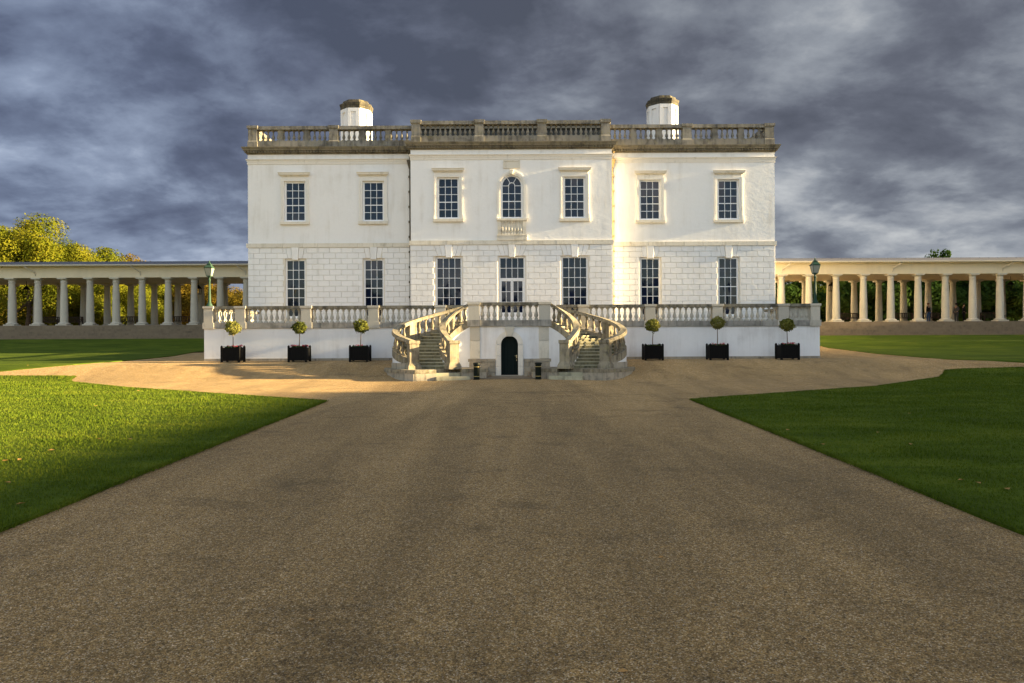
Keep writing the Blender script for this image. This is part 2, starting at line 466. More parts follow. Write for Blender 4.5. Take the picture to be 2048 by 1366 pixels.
# ------------------------------------------------------------------ mesh helpers
class MB:
    """collects shapes, builds ONE mesh object"""
    def __init__(self):
        self.v = []
        self.f = []

    def add(self, vs, fs):
        o = len(self.v)
        self.v += [tuple(q) for q in vs]
        self.f += [tuple(i + o for i in q) for q in fs]
        return self

    def box(self, x0, x1, y0, y1, z0, z1):
        return self.add([(x0, y0, z0), (x1, y0, z0), (x1, y1, z0), (x0, y1, z0), (x0, y0, z1), (x1, y0, z1), (x1, y1, z1), (x0, y1, z1)],
                        [(0, 3, 2, 1), (4, 5, 6, 7), (0, 1, 5, 4), (1, 2, 6, 5), (2, 3, 7, 6), (3, 0, 4, 7)])

    def frustum(self, cx, cy, z0, z1, ax, ay, bx, by):
        return self.add([(cx - ax, cy - ay, z0), (cx + ax, cy - ay, z0), (cx + ax, cy + ay, z0), (cx - ax, cy + ay, z0),
                         (cx - bx, cy - by, z1), (cx + bx, cy - by, z1), (cx + bx, cy + by, z1), (cx - bx, cy + by, z1)],
                        [(0, 3, 2, 1), (4, 5, 6, 7), (0, 1, 5, 4), (1, 2, 6, 5), (2, 3, 7, 6), (3, 0, 4, 7)])

    def prism_xz(self, pts, y0, y1):
        """polygon in x,z pushed from y0 to y1"""
        n = len(pts)
        vs = [(a, y0, c) for a, c in pts] + [(a, y1, c) for a, c in pts]
        fs = [tuple(range(n)), tuple(range(2 * n - 1, n - 1, -1))]
        fs += [(i, (i + 1) % n, (i + 1) % n + n, i + n) for i in range(n)]
        return self.add(vs, fs)

    def prism_xy(self, pts, z0, z1):
        n = len(pts)
        vs = [(a, c, z0) for a, c in pts] + [(a, c, z1) for a, c in pts]
        fs = [tuple(range(n)), tuple(range(2 * n - 1, n - 1, -1))]
        fs += [(i, (i + 1) % n, (i + 1) % n + n, i + n) for i in range(n)]
        return self.add(vs, fs)

    def slab(self, pts, y0, y1, inset):
        """stone with a chamfered front: polygon in x,z (4 corners), front at y0, back at y1"""
        cx = sum(a for a, _ in pts) / 4; cz = sum(c for _, c in pts) / 4
        sg = lambda a, c: math.copysign(inset, a - c)
        fr = [(a - sg(a, cx), y0, c - sg(c, cz)) for a, c in pts]
        md = [(a, y0 + inset, c) for a, c in pts]
        bk = [(a, y1, c) for a, c in pts]
        fs = [(0, 1, 2, 3)]
        for o in (0, 4):
            fs += [(o + i, o + (i + 1) % 4, o + (i + 1) % 4 + 4, o + i + 4) for i in range(4)]
        return self.add(fr + md + bk, fs)

    def lathe(self, prof, cx=0, cy=0, cz=0, seg=12, rot=0.0):
        """profile [(r,z)...] turned round z, capped"""
        vs = []
        for r, z in prof:
            for i in range(seg):
                a = 2 * math.pi * i / seg + rot
                vs.append((cx + r * math.cos(a), cy + r * math.sin(a), cz + z))
        fs = []
        for j in range(len(prof) - 1):
            for i in range(seg):
                k = (i + 1) % seg
                fs.append((j * seg + i, j * seg + k, (j + 1) * seg + k, (j + 1) * seg + i))
        fs.append(tuple(range(seg - 1, -1, -1)))
        q = (len(prof) - 1) * seg
        fs.append(tuple(q + i for i in range(seg)))
        return self.add(vs, fs)

    def tube(self, pts, r0, r1=None, seg=6):
        r1 = r0 if r1 is None else r1
        pts = [Vector(q) for q in pts]
        n = len(pts)
        vs = []
        for j, q in enumerate(pts):
            d = (pts[min(j + 1, n - 1)] - pts[max(j - 1, 0)]).normalized()
            up = Vector((0, 0, 1)) if abs(d.z) < 0.9 else Vector((1, 0, 0))
            a = d.cross(up).normalized(); bb = d.cross(a)
            r = r0 + (r1 - r0) * j / (n - 1)
            for i in range(seg):
                g = 2 * math.pi * i / seg
                vs.append(q + a * (r * math.cos(g)) + bb * (r * math.sin(g)))
        fs = [(j * seg + i, j * seg + (i + 1) % seg, (j + 1) * seg + (i + 1) % seg, (j + 1) * seg + i) for j in range(n - 1) for i in range(seg)]
        fs += [tuple(range(seg - 1, -1, -1)), tuple((n - 1) * seg + i for i in range(seg))]
        return self.add(vs, fs)

    def sweep(self, pts, zb, zt, hw):
        """band along plan points with half width hw, from zb[i] to zt[i]"""
        n = len(pts)
        vs = []
        for i, (x, y) in enumerate(pts):
            a = Vector(pts[max(i - 1, 0)]); c = Vector(pts[min(i + 1, n - 1)])
            d = (c - a).normalized()
            nx, ny = -d.y * hw, d.x * hw
            vs += [(x + nx, y + ny, zb[i]), (x - nx, y - ny, zb[i]), (x - nx, y - ny, zt[i]), (x + nx, y + ny, zt[i])]
        fs = [(0, 1, 2, 3), tuple((n - 1) * 4 + k for k in (3, 2, 1, 0))]
        for i in range(n - 1):
            o = i * 4
            for k in range(4):
                fs.append((o + k, o + (k + 1) % 4, o + 4 + (k + 1) % 4, o + 4 + k))
        return self.add(vs, fs)

    def mirror(self, ax):
        self.v = [(2 * ax - x, y, z) for x, y, z in self.v]
        return self

    def mesh(self, name, m, smooth=False):
        me = bpy.data.meshes.new(name)
        me.from_pydata(self.v, [], self.f)
        bm = bmesh.new(); bm.from_mesh(me)
        bmesh.ops.recalc_face_normals(bm, faces=bm.faces)
        if smooth:
            for fc in bm.faces:
                fc.smooth = True
            for e in bm.edges:
                if len(e.link_faces) == 2 and e.calc_face_angle(0) > 0.7:
                    e.smooth = False
        bm.to_mesh(me); bm.free()
        me.materials.append(M[m])
        return me

    def build(self, name, m, parent=None, smooth=False):
        return place(name, self.mesh(name, m, smooth), parent)


def place(name, me, parent=None, loc=(0, 0, 0), rotz=0.0, scale=None):
    o = bpy.data.objects.new(name, me)
    C.objects.link(o)
    o.location = loc
    o.rotation_euler = (0, 0, rotz)
    if scale:
        o.scale = scale
    if parent:
        o.parent = parent
        inv = Vector((0, 0, 0))
        q = parent
        while q:
            inv = inv - Vector(q.location)
            q = q.parent
        # parts are written in world coordinates: undo the root's position only
        o.matrix_parent_inverse = Matrix.Translation(-world_loc(parent))
    return o


WL = {}
def world_loc(o):
    """world position of a parent whose chain has no rotation or scale"""
    if o.parent is None:
        return Vector(o.location)
    return world_loc(o.parent) + Vector(o.location) + o.matrix_parent_inverse.translation


def tag(o, label, cat, group=None):
    o['label'] = label
    o['category'] = cat
    if group:
        o['group'] = group
    return o


def thing(name, label, cat, loc=(0, 0, 0), group=None):
    o = bpy.data.objects.new(name, None)
    C.objects.link(o)
    o.location = loc
    o.empty_display_size = 0.2
    return tag(o, label, cat, group)


def setting(o, label=None):
    o['kind'] = 'structure'
    if label:
        o['label'] = label
    return o


def copy_tree(o, parent=None):
    c = o.copy()
    C.objects.link(c)
    if parent:
        c.parent = parent
        c.matrix_parent_inverse = o.matrix_parent_inverse.copy()
    for ch in list(o.children):
        copy_tree(ch, c)
    return c


def soup(name, verts, faces_n, m, parent=None):
    """fast mesh from numpy: verts (N,3), every face has faces_n own corners"""
    me = bpy.data.meshes.new(name)
    n = len(verts); nf = n // faces_n
    me.vertices.add(n)
    me.vertices.foreach_set('co', np.asarray(verts, np.float32).ravel())
    me.loops.add(n)
    me.loops.foreach_set('vertex_index', np.arange(n, dtype=np.int32))
    me.polygons.add(nf)
    me.polygons.foreach_set('loop_start', np.arange(0, n, faces_n, dtype=np.int32))
    me.polygons.foreach_set('loop_total', np.full(nf, faces_n, np.int32))
    me.update(calc_edges=True)
    me.materials.append(M[m])
    return me

# ================================================================== GROUND
PROFILE = [(-60, -0.55), (0, 0.0), (34, 0.66), (36, 1.0), (37.5, 1.34), (38.6, 1.44), (40, 1.47), (44, 1.62), (49.5, 1.92), (53, 2.40), (56.2, 2.78), (57, 2.80), (2000, 2.80)]
PY = [q[0] for q in PROFILE]; PZ = [q[1] for q in PROFILE]
AX = -0.13                         # axis of door, landing and stairs


def ground_z(x, y):
    side = float(np.interp(y, PY, PZ))
    if 34 < y < 47:
        k = min(1, max(0, (abs(x - AX) - 2.6) / 3.8)); k = k * k * (3 - 2 * k)
        flat = min(0.0192 * y, 0.76)
        return flat * (1 - k) + side * k
    return side


def px_ground(px, py):
    """where the picture point lies on the ground (outside the centre dip)"""
    best = None
    for i in range(4000):
        y = 5 + i * 0.015
        q = 683 + (CAM_Z - float(np.interp(y, PY, PZ))) * F_PX / y
        if best is None or abs(q - py) < best[0]:
            best = (abs(q - py), y)
    y = best[1]
    return ((px - 1024) / F_PX * y, y)


def ground_sheet():
    xs = [-1500, -400, -120, -60, -40, -30] + [i * 0.5 - 26 for i in range(105)] + [30, 40, 60, 120, 400, 1500]
    ys = [-1500, -300, -60, -20, -8, 0, 4, 8, 12, 16, 20, 24, 28, 31] + [33 + i * 0.35 for i in range(24)] + [42, 44, 46, 48, 49.5, 51, 53, 54.5, 56.2, 57, 60, 70, 90, 150, 400, 1500]
    b = MB()
    n = len(xs)
    vs = [(x, y, ground_z(x, y)) for y in ys for x in xs]
    fs = [(j * n + i, j * n + i + 1, (j + 1) * n + i + 1, (j + 1) * n + i) for j in range(len(ys) - 1) for i in range(n - 1)]
    b.add(vs, fs)
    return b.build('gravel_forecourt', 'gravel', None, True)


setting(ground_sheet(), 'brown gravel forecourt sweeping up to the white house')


def pt_in(poly, x, y):
    c = False
    n = len(poly)
    for i in range(n):
        x1, y1 = poly[i]; x2, y2 = poly[(i + 1) % n]
        if (y1 > y) != (y2 > y) and x < (x2 - x1) * (y - y1) / (y2 - y1) + x1:
            c = not c
    return c


def lawn(poly, label, lift=0.045):
    """turf sheet over the ground, cut to a clean edge with a small step"""
    bm = bmesh.new()
    fine = []
    n = len(poly)
    for i in range(n):
        a, c = Vector(poly[i]), Vector(poly[(i + 1) % n])
        k = max(1, min(60, int((c - a).length / 1.2)))
        for j in range(k):
            q = a + (c - a) * j / k
            wob = 0.0 if (c - a).length > 60 else 0.05 * math.sin(q.x * 5.1 + q.y * 3.3) * math.sin(q.x * 1.3 - q.y * 2.1)
            fine.append((q.x + wob, q.y + wob))
    ring = [bm.verts.new((x, y, 0)) for x, y in fine]
    face = bm.faces.new(ring)
    bmesh.ops.triangulate(bm, faces=[face])
    for v in (33.0, 34.0, 35.0, 36.0, 37.0, 38.0, 40.0, 42.0, 44.0, 46.0, 48.0, 49.5, 51.0, 53.0, 55.0, 56.2):
        bmesh.ops.bisect_plane(bm, geom=bm.verts[:] + bm.edges[:] + bm.faces[:], plane_co=(0, v, 0), plane_no=(0, 1, 0))
    edge = [e for e in bm.edges if e.is_boundary]
    for v in bm.verts:
        v.co.z = ground_z(v.co.x, v.co.y) + lift
    r = bmesh.ops.extrude_edge_only(bm, edges=edge)
    for v in r['geom']:
        if isinstance(v, bmesh.types.BMVert):
            v.co.z -= lift + 0.05
    bmesh.ops.recalc_face_normals(bm, faces=bm.faces)
    me = bpy.data.meshes.new('lawn')
    bm.to_mesh(me); bm.free()
    me.materials.append(M['lawn'])
    o = place('lawn', me)
    return setting(o, label)


NL = [(-6.3, 3.0), (-6.3, 24.3)] + [px_ground(*q) for q in ((489, 790.6), (253, 773.5), (142, 761.5), (139, 757), (150, 750), (0, 748.5))]
NL += [(-150, NL[-1][1]), (-150, 3.0)]
NR = [(6.04, 3.0), (6.04, 24.25)] + [px_ground(*q) for q in ((1638, 785.6), (1751, 778.4), (1881, 760), (1889, 752), (1893, 746), (1925, 743.5), (2048, 741))]
NR += [(150, NR[-1][1]), (150, 3.0)]
FL = [px_ground(*q) for q in ((0, 738.6), (149, 726), (219, 721), (348, 709), (398, 700))] + [(-19.0, 49.0), (-18.4, 56.8), (-150, 56.8)]
FL += [(-150, FL[0][1])]
FR = [px_ground(*q) for q in ((2048, 730.6), (1887, 723), (1751, 711), (1664, 700))] + [(20.6, 56.8), (150, 56.8), (150, 39.0)]
lawn(NL, 'near lawn on the left half lit by low sun')
lawn(NR[::-1], 'near lawn on the right lying in shade')
lawn(FL, 'far lawn rising to the left colonnade')
lawn(FR, 'far lawn banked up to the right colonnade')


def blades(poly, xr, yr, count, seed, name):
    g = np.random.default_rng(seed)
    # more blades near the camera
    u = g.random(count)
    y = yr[0] * (yr[1] / yr[0]) ** u
    x = xr[0] + (xr[1] - xr[0]) * g.random(count)
    # keep to what the frame can see, with room to step aside
    keep = np.abs(x) < 0.80 * y + 2
    x, y = x[keep], y[keep]
    px = np.array([q[0] for q in poly]); py = np.array([q[1] for q in poly])
    ins = np.zeros(len(x), bool)
    j = len(px) - 1
    for i in range(len(px)):
        cond = ((py[i] > y) != (py[j] > y))
        with np.errstate(divide='ignore', invalid='ignore'):
            xi = (px[j] - px[i]) * (y - py[i]) / (py[j] - py[i]) + px[i]
        ins ^= cond & (x < xi)
        j = i
    x, y = x[ins], y[ins]
    n = len(x)
    z = np.interp(y, PY, PZ) + 0.04
    a = g.random(n) * 2 * np.pi
    clump = 0.75 + 0.5 * (0.5 + 0.5 * np.sin(x * 1.7 + 1.3 * np.sin(y * 1.1))) * (0.5 + 0.5 * np.sin(y * 2.3 + x))
    h = (0.024 + 0.030 * g.random(n)) * clump * (1 + 0.012 * y)
    wd = (0.0045 + 0.0035 * g.random(n)) * (0.6 + 0.055 * y)
    lean = 0.03 * g.random(n)
    b2 = g.random(n) * 2 * np.pi
    v = np.empty((n, 3, 3), np.float32)
    v[:, 0] = np.stack([x - np.cos(a) * wd, y - np.sin(a) * wd, z], 1)
    v[:, 1] = np.stack([x + np.cos(a) * wd, y + np.sin(a) * wd, z], 1)
    v[:, 2] = np.stack([x + np.cos(b2) * lean, y + np.sin(b2) * lean, z + h], 1)
    o = place(name, soup(name, v.reshape(-1, 3), 3, 'grass'))
    o['kind'] = 'stuff'
    return o


blades(NL, (-30, -6.25), (7.0, 36.5), 330000, 3, 'grass')['label'] = 'short grass blades of the left near lawn'
blades(NR, (6.0, 30), (7.0, 36.5), 330000, 4, 'grass')['label'] = 'short grass blades of the right near lawn'


def edge_blades(pts, seed, label):
    """longer blades leaning over the cut edge of a lawn"""
    g = np.random.default_rng(seed)
    P = []
    for p, q in zip(pts[:-1], pts[1:]):
        d = Vector(q) - Vector(p)
        n = int(d.length * 420)
        t = g.random(n)
        P.append(np.stack([p[0] + d.x * t, p[1] + d.y * t], 1) + g.normal(size=(n, 2)) * 0.035)
    P = np.concatenate(P)
    P = P[P[:, 1] > 6]
    x, y = P[:, 0], P[:, 1]
    n = len(x)
    z = np.interp(y, PY, PZ) + 0.02
    a = g.random(n) * 6.28; b2 = g.random(n) * 6.28
    wd = (0.004 + 0.004 * g.random(n)) * (0.6 + 0.05 * y)
    ln = 0.02 + 0.05 * g.random(n)
    h = 0.02 + 0.055 * g.random(n)
    v = np.empty((n, 3, 3), np.float32)
    v[:, 0] = np.stack([x - np.cos(a) * wd, y - np.sin(a) * wd, z], 1)
    v[:, 1] = np.stack([x + np.cos(a) * wd, y + np.sin(a) * wd, z], 1)
    v[:, 2] = np.stack([x + np.cos(b2) * ln, y + np.sin(b2) * ln, z + h], 1)
    o = place('grass', soup('grass', v.reshape(-1, 3), 3, 'grass'))
    o['kind'] = 'stuff'
    o['label'] = label


edge_blades(NL[:8], 21, 'loose grass along the edge of the left near lawn')
edge_blades(NR[:9], 22, 'loose grass along the edge of the right near lawn')


def pebbles():
    g = np.random.default_rng(9)
    n = 52000
    u = g.random(n)
    y = 2.9 * (15 / 2.9) ** u
    x = (g.random(n) - 0.5) * 2 * np.minimum(0.78 * y + 1, 6.2)
    z = np.interp(y, PY, PZ)
    s = (0.0026 + 0.0048 * g.random(n) ** 3) * (0.7 + 0.06 * y)
    # squashed octahedra
    d = np.array([(1, 0, 0), (0, 1, 0), (-1, 0, 0), (0, -1, 0), (0, 0, 0.8)], np.float32)
    ring = np.empty((n, 5, 3), np.float32)
    a = g.random(n) * 6.28
    for i in range(5):
        jx = d[i, 0] * (0.7 + 0.6 * g.random(n)); jy = d[i, 1] * (0.7 + 0.6 * g.random(n))
        ring[:, i, 0] = x + s * (jx * np.cos(a) - jy * np.sin(a))
        ring[:, i, 1] = y + s * (jx * np.sin(a) + jy * np.cos(a))
        ring[:, i, 2] = z - 0.001 + s * d[i, 2] * (0.7 + 0.5 * g.random(n))
    idx = np.array([(0, 1, 4), (1, 2, 4), (2, 3, 4), (3, 0, 4)]).ravel()
    me = bpy.data.meshes.new('loose_gravel')
    me.vertices.add(n * 5)
    me.vertices.foreach_set('co', ring.ravel())
    li = (np.arange(n, dtype=np.int32)[:, None] * 5 + idx[None, :]).ravel().astype(np.int32)
    me.loops.add(len(li)); me.loops.foreach_set('vertex_index', li)
    nf = len(li) // 3
    me.polygons.add(nf)
    me.polygons.foreach_set('loop_start', np.arange(0, len(li), 3, dtype=np.int32))
    me.polygons.foreach_set('loop_total', np.full(nf, 3, np.int32))
    me.update(calc_edges=True)
    me.materials.append(M['pebble'])
    o = place('loose_gravel', me)
    o['kind'] = 'stuff'
    o['label'] = 'loose pebbles lying on the gravel forecourt'


pebbles()


# ================================================================== HOUSE
FLOOR = 3.40
YW, YC = 48.0, 47.0               # facade planes: wings, centre
XW, XC = 17.56, 6.57
Z_STR0, Z_STR1 = 8.80, 9.08       # string course
Z_COR0, Z_COR1 = 15.06, 15.46     # cornice
Z_TOP = 16.95                     # top of the parapet

house = thing('house', 'large white two-storey classical house with roof balustrade and two chimneys', 'house', (0, 48, FLOOR))


def wall_holes(b, x0, x1, z0, z1, y0, y1, holes):
    xs = sorted({x0, x1} | {h[0] for h in holes} | {h[1] for h in holes})
    zs = sorted({z0, z1} | {h[2] for h in holes} | {h[3] for h in holes})
    for j in range(len(zs) - 1):
        run = None
        for i in range(len(xs) - 1):
            mx, mz = (xs[i] + xs[i + 1]) / 2, (zs[j] + zs[j + 1]) / 2
            solid = not any(h[0] < mx < h[1] and h[2] < mz < h[3] for h in holes)
            if solid and run is None:
                run = xs[i]
            if (not solid or i == len(xs) - 2) and run is not None:
                b.box(run, xs[i + 1] if solid else xs[i], y0, y1, zs[j], zs[j + 1])
                run = None


def spandrels(b, cx, r, zs, top, y0, y1, k=9):
    for s in (-1, 1):
        pts = [(cx + s * r * math.cos(a), zs + r * math.sin(a)) for a in [math.pi / 2 * i / k for i in range(k + 1)]]
        b.prism_xz(pts + [(cx, top), (cx + s * r, top)], y0, y1)


def arch_ring(b, cx, r0, r1, zs, y0, y1, a0=0.0, a1=math.pi, k=14):
    for i in range(k):
        p, q = a0 + (a1 - a0) * i / k, a0 + (a1 - a0) * (i + 1) / k
        b.prism_xz([(cx + r0 * math.cos(p), zs + r0 * math.sin(p)), (cx + r1 * math.cos(p), zs + r1 * math.sin(p)),
                    (cx + r1 * math.cos(q), zs + r1 * math.sin(q)), (cx + r0 * math.cos(q), zs + r0 * math.sin(q))], y0, y1)


# openings: (centre x, half width of hole, z0, z1)
UP = [(-14.42, 0.72, 10.53, 13.22), (-9.2, 0.72, 10.53, 13.22), (9.25, 0.72, 10.53, 13.22), (14.46, 0.72, 10.53, 13.22)]
UPC = [(-4.12, 0.72, 10.50, 13.22), (4.12, 0.72, 10.50, 13.22)]
LO = [(-14.42, 0.68, 4.10, 8.06), (-9.2, 0.68, 4.10, 8.06), (9.25, 0.68, 4.10, 8.06), (14.46, 0.68, 4.10, 8.06)]
LOC = [(-4.10, 0.87, 3.95, 8.06), (4.12, 0.87, 3.95, 8.06)]
LOM = (0.02, 0.87, 3.43, 8.06)
ARCH = (0.03, 0.70, 10.5, 12.67)  # spring line at 12.67

hole = lambda q: (q[0] - q[1], q[0] + q[1], q[2], q[3])
for s in (-1, 1):
    b = MB()
    x0, x1 = (-XW, -XC) if s < 0 else (XC, XW)
    wall_holes(b, x0, x1, 8.9, Z_COR0 + 0.1, YW, YW + 0.45, [hole(q) for q in UP if q[0] * s > 0])
    b.build('upper_wall', 'white', house)
    b = MB()
    wall_holes(b, x0, x1, 3.0, 8.9, YW, YW + 0.45, [hole(q) for q in LO if q[0] * s > 0])
    b.build('lower_wall', 'joint', house)
    b = MB()
    xs0, xs1 = (-XW, -XW + 0.4) if s < 0 else (XW - 0.4, XW)
    b.box(xs0, xs1, YW + 0.45, 82, 3.0, Z_COR0 + 0.1)
    b.build('side_wall', 'white', house)
b = MB()
ztop = ARCH[3] + ARCH[1] + 0.02
wall_holes(b, -XC, XC, 8.9, Z_COR0 + 0.1, YC, YC + 0.45, [hole(q) for q in UPC] + [(ARCH[0] - ARCH[1], ARCH[0] + ARCH[1], ARCH[2], ztop)])
spandrels(b, ARCH[0], ARCH[1], ARCH[3], ztop, YC, YC + 0.45)
for s in (-1, 1):
    b.box(min(s * XC, s * (XC - 0.4)), max(s * XC, s * (XC - 0.4)), YC + 0.45, YW + 0.2, 8.9, Z_COR0 + 0.1)
b.build('upper_wall', 'white', house)
b = MB()
wall_holes(b, -XC, XC, 3.0, 8.9, YC, YC + 0.45, [hole(q) for q in LOC + [LOM]])
for s in (-1, 1):
    b.box(min(s * XC, s * (XC - 0.4)), max(s * XC, s * (XC - 0.4)), YC + 0.45, YW + 0.2, 3.0, 8.9)
b.build('lower_wall', 'joint', house)
b = MB()
b.box(-XW, XW, 81.6, 82, 3.0, Z_COR0 + 0.1)
b.build('rear_wall', 'white', house)
b = MB()                          # dark floors and ceilings behind the windows
b.box(-XW + 0.5, XW - 0.5, 48.6, 81.5, 8.7, 9.0)
b.build('inner_floor', 'lead', house)

# --- ashlar blocks of the ground floor
ROW, NROW = 0.369, 14
big, small = [], []


def vline(z, kind):
    """half width of the slanted edge of the flat arch at height z"""
    t = (z - (Z_STR0 - 2 * ROW)) / (2 * ROW)
    lo, hi = ((0.48, 0.62) if kind == 'w' else (0.70, 0.97))
    return lo + (hi - lo) * t


def course(x0, x1, row, y, wins, kind, width, side_gap=0.0):
    z1 = Z_STR0 - row * ROW - 0.009
    z0 = Z_STR0 - (row + 1) * ROW + 0.009
    g = 0.008
    n = max(1, round((x1 - x0) / width))
    wd = (x1 - x0) / n
    cuts = [x0] + [x0 + wd * (i + (0.5 if row % 2 else 0.0)) for i in range(0 if row % 2 else 1, n)] + [x1]
    for i in range(len(cuts) - 1):
        segs = [(cuts[i], cuts[i + 1], 0, 0)]          # x0, x1, slanted flags
        for (cx, hw) in wins:
            nxt = []
            for a, c, fa, fc in segs:
                lim = hw + 0.06 if row >= 2 else vline((z0 + z1) / 2, kind)
                l, r = cx - lim, cx + lim
                if c <= l or a >= r:
                    nxt.append((a, c, fa, fc)); continue
                if a < l:
                    nxt.append((a, l, fa, cx if row < 2 else 0))
                if c > r:
                    nxt.append((r, c, cx if row < 2 else 0, fc))
            segs = nxt
        for a, c, fa, fc in segs:
            if c - a < 0.10:
                continue
            p = [[a + g, z0], [c - g, z0], [c - g, z1], [a + g, z1]]
            if fa:
                p[0][0] = fa + vline(z0, kind) + g; p[3][0] = fa + vline(z1, kind) + g
            if fc:
                p[1][0] = fc - vline(z0, kind) - g; p[2][0] = fc - vline(z1, kind) - g
            (big if row < 9 and len(big) < 292 else small).append(([tuple(q) for q in p], y))


for row in range(NROW):
    course(-XC, XC, row, YC, [(q[0], q[1]) for q in LOC + [LOM]], 'c', 0.73)
for row in range(NROW):
    for s in (-1, 1):
        x0, x1 = (-XW, -XC - 0.12) if s < 0 else (XC + 0.12, XW)
        course(x0, x1, row, YW, [(q[0], q[1]) for q in LO if q[0] * s > 0], 'w', 0.78)
for pts, y in big:
    MB().slab(pts, y - 0.045, y + 0.02, 0.010).build('stone_block', 'white_block', house)
b = MB()
for pts, y in small:
    b.slab(pts, y - 0.045, y + 0.02, 0.010)
o = b.build('stone_blocks', 'white_block', house)
o['kind'] = 'stuff'
# the returns of the projecting centre
for s in (-1, 1):
    for row in range(NROW):
        z1 = Z_STR0 - row * ROW - 0.012; z0 = z1 - ROW + 0.024
        xa, xb = sorted((s * XC, s * (XC + 0.045)))
        MB().box(xa, xb, YC - 0.04, YW - 0.055, z0, z1).build('return_block', 'white_block', house)

# --- flat arches: keystones and voussoirs
for (cx, hw, z0, z1), kind, y in [(q, 'w', YW) for q in LO] + [(q, 'c', YC) for q in LOC + [LOM]]:
    zb, zt = Z_STR0 - 2 * ROW + 0.012, Z_STR0 - 0.012
    kb, kt = 0.185, 0.25
    MB().slab([(cx - kb, zb - 0.10), (cx + kb, zb - 0.10), (cx + kt, Z_STR0 + 0.05), (cx - kt, Z_STR0 + 0.05)], y - 0.09, y + 0.02, 0.015).build('keystone', 'white_block', house)
    edges = [(kb + 0.01, kt + 0.01)] + ([(0.435, 0.60)] if kind == 'c' else []) + [(vline(zb, kind), vline(zt, kind))]
    for s in (-1, 1):
        for (b0, t0), (b1, t1) in zip(edges[:-1], edges[1:]):
            p = [(cx + s * (b0 + .011), zb), (cx + s * (b1 - .011), zb), (cx + s * (t1 - .011), zt), (cx + s * (t0 + .011), zt)]
            MB().slab(p, y - 0.045, y + 0.02, 0.010).build('voussoir', 'white_block', house)

# --- string course, stone by stone
def run_stones(name, m, x0, x1, y0, y1, z0, z1, n, parent, jit=0.12, gap=0.006, seed=0):
    r = random.Random(seed + int(abs(x0 * 31 + z0 * 17)))
    cuts = [x0 + (x1 - x0) * (i + (r.uniform(-jit, jit) if 0 < i < n else 0)) / n for i in range(n + 1)]
    for i in range(n):
        d = r.uniform(-0.004, 0.004)
        MB().box(cuts[i] + (gap if i else 0), cuts[i + 1] - (gap if i < n - 1 else 0), y0 + d, y1, z0, z1 + d * 0.5).build(name, m, parent)


for s in (-1, 1):
    a, c = sorted((s * (XC + 0.09), s * (XW + 0.09)))
    run_stones('string_stone', 'trim', a, c, YW - 0.10, YW + 0.02, Z_STR0, Z_STR1, 9, house)
run_stones('string_stone', 'trim', -XC - 0.09, XC + 0.09, YC - 0.10, YC + 0.02, Z_STR0, Z_STR1, 11, house)
for s in (-1, 1):                 # its returns
    a, c = sorted((s * XC, s * (XC + 0.088)))
    MB().box(a, c, YC + 0.023, YW - 0.105, Z_STR0, Z_STR1).build('string_stone', 'trim', house)

# --- entablature: architrave mouldings, cornice with dentils
def moulding(name, m, prof, segs):
    """prof: (projection, z) outline, segs: straight runs ('x', x0, x1, y) facing the camera or ('y', y0, y1, x, s)"""
    for sg in segs:
        b = MB()
        if sg[0] == 'x':
            _, x0, x1, y = sg[:4]
            e0, e1 = sg[4:] if len(sg) > 4 else (1, 1)
            n = len(prof)
            vs = [(x0 - pr * e0, y - pr, z) for pr, z in prof] + [(x1 + pr * e1, y - pr, z) for pr, z in prof]
        else:
            _, y0, y1, x, s = sg
            n = len(prof)
            vs = [(x + s * pr, y0 - pr, z) for pr, z in prof] + [(x + s * pr, y1 - pr, z) for pr, z in prof]
        fs = [tuple(range(n)), tuple(range(2 * n - 1, n - 1, -1))] + [(i, (i + 1) % n, (i + 1) % n + n, i + n) for i in range(n)]
        b.add(vs, fs).build(name, m, house)


segs = [('x', -XW, -XC, YW, 1, 0), ('x', XC, XW, YW, 0, 1), ('x', -XC, XC, YC),
        ('y', YW, 81, -XW, -1), ('y', YW, 81, XW, 1), ('y', YC, YW, -XC, -1), ('y', YC, YW, XC, 1)]
moulding('architrave_moulding', 'frieze', [(-0.05, 14.36), (0.035, 14.36), (0.035, 14.52), (0.055, 14.52), (0.06, 14.60), (0.11, 14.66), (0.11, 14.70), (-0.05, 14.71)], segs)
moulding('cornice', 'cornice', [(-0.06, 15.02), (0.06, 15.02), (0.07, 15.10), (0.13, 15.10), (0.12, 15.22), (0.24, 15.24), (0.26, 15.33), (0.28, 15.34), (0.33, 15.44), (0.33, 15.47), (-0.06, 15.475)], segs)
b = MB()
def dent(x0, x1, y):
    n = int((x1 - x0) / 0.19)
    for i in range(n):
        x = x0 + (x1 - x0) * (i + 0.5) / n
        b.box(x - 0.055, x + 0.055, y - 0.20, y - 0.115, 15.105, 15.225)
dent(-XW - 0.2, -XC - 0.15, YW); dent(XC + 0.15, XW + 0.2, YW); dent(-XC - 0.2, XC + 0.2, YC)
o = b.build('dentil_course', 'cornice', house)
o['kind'] = 'stuff'

# --- balusters
def bal_mesh(name, m, h, r):
    b = MB()
    q = 0.62 * r / 0.1 * 0.16
    b.box(-r * 0.98, r * 0.98, -r * 0.98, r * 0.98, 0, 0.09 * h)
    b.box(-r * 0.92, r * 0.92, -r * 0.92, r * 0.92, 0.93 * h, h)
    b.lathe([(r * .75, .09 * h), (r * .80, .12 * h), (r * .55, .16 * h), (r * .62, .20 * h), (r * .98, .30 * h), (r * 1.0, .37 * h), (r * .82, .47 * h), (r * .52, .60 * h),
             (r * .42, .74 * h), (r * .46, .80 * h), (r * .66, .82 * h), (r * .66, .85 * h), (r * .48, .87 * h), (r * .72, .93 * h)], seg=10)
    return b.mesh(name, m, True)


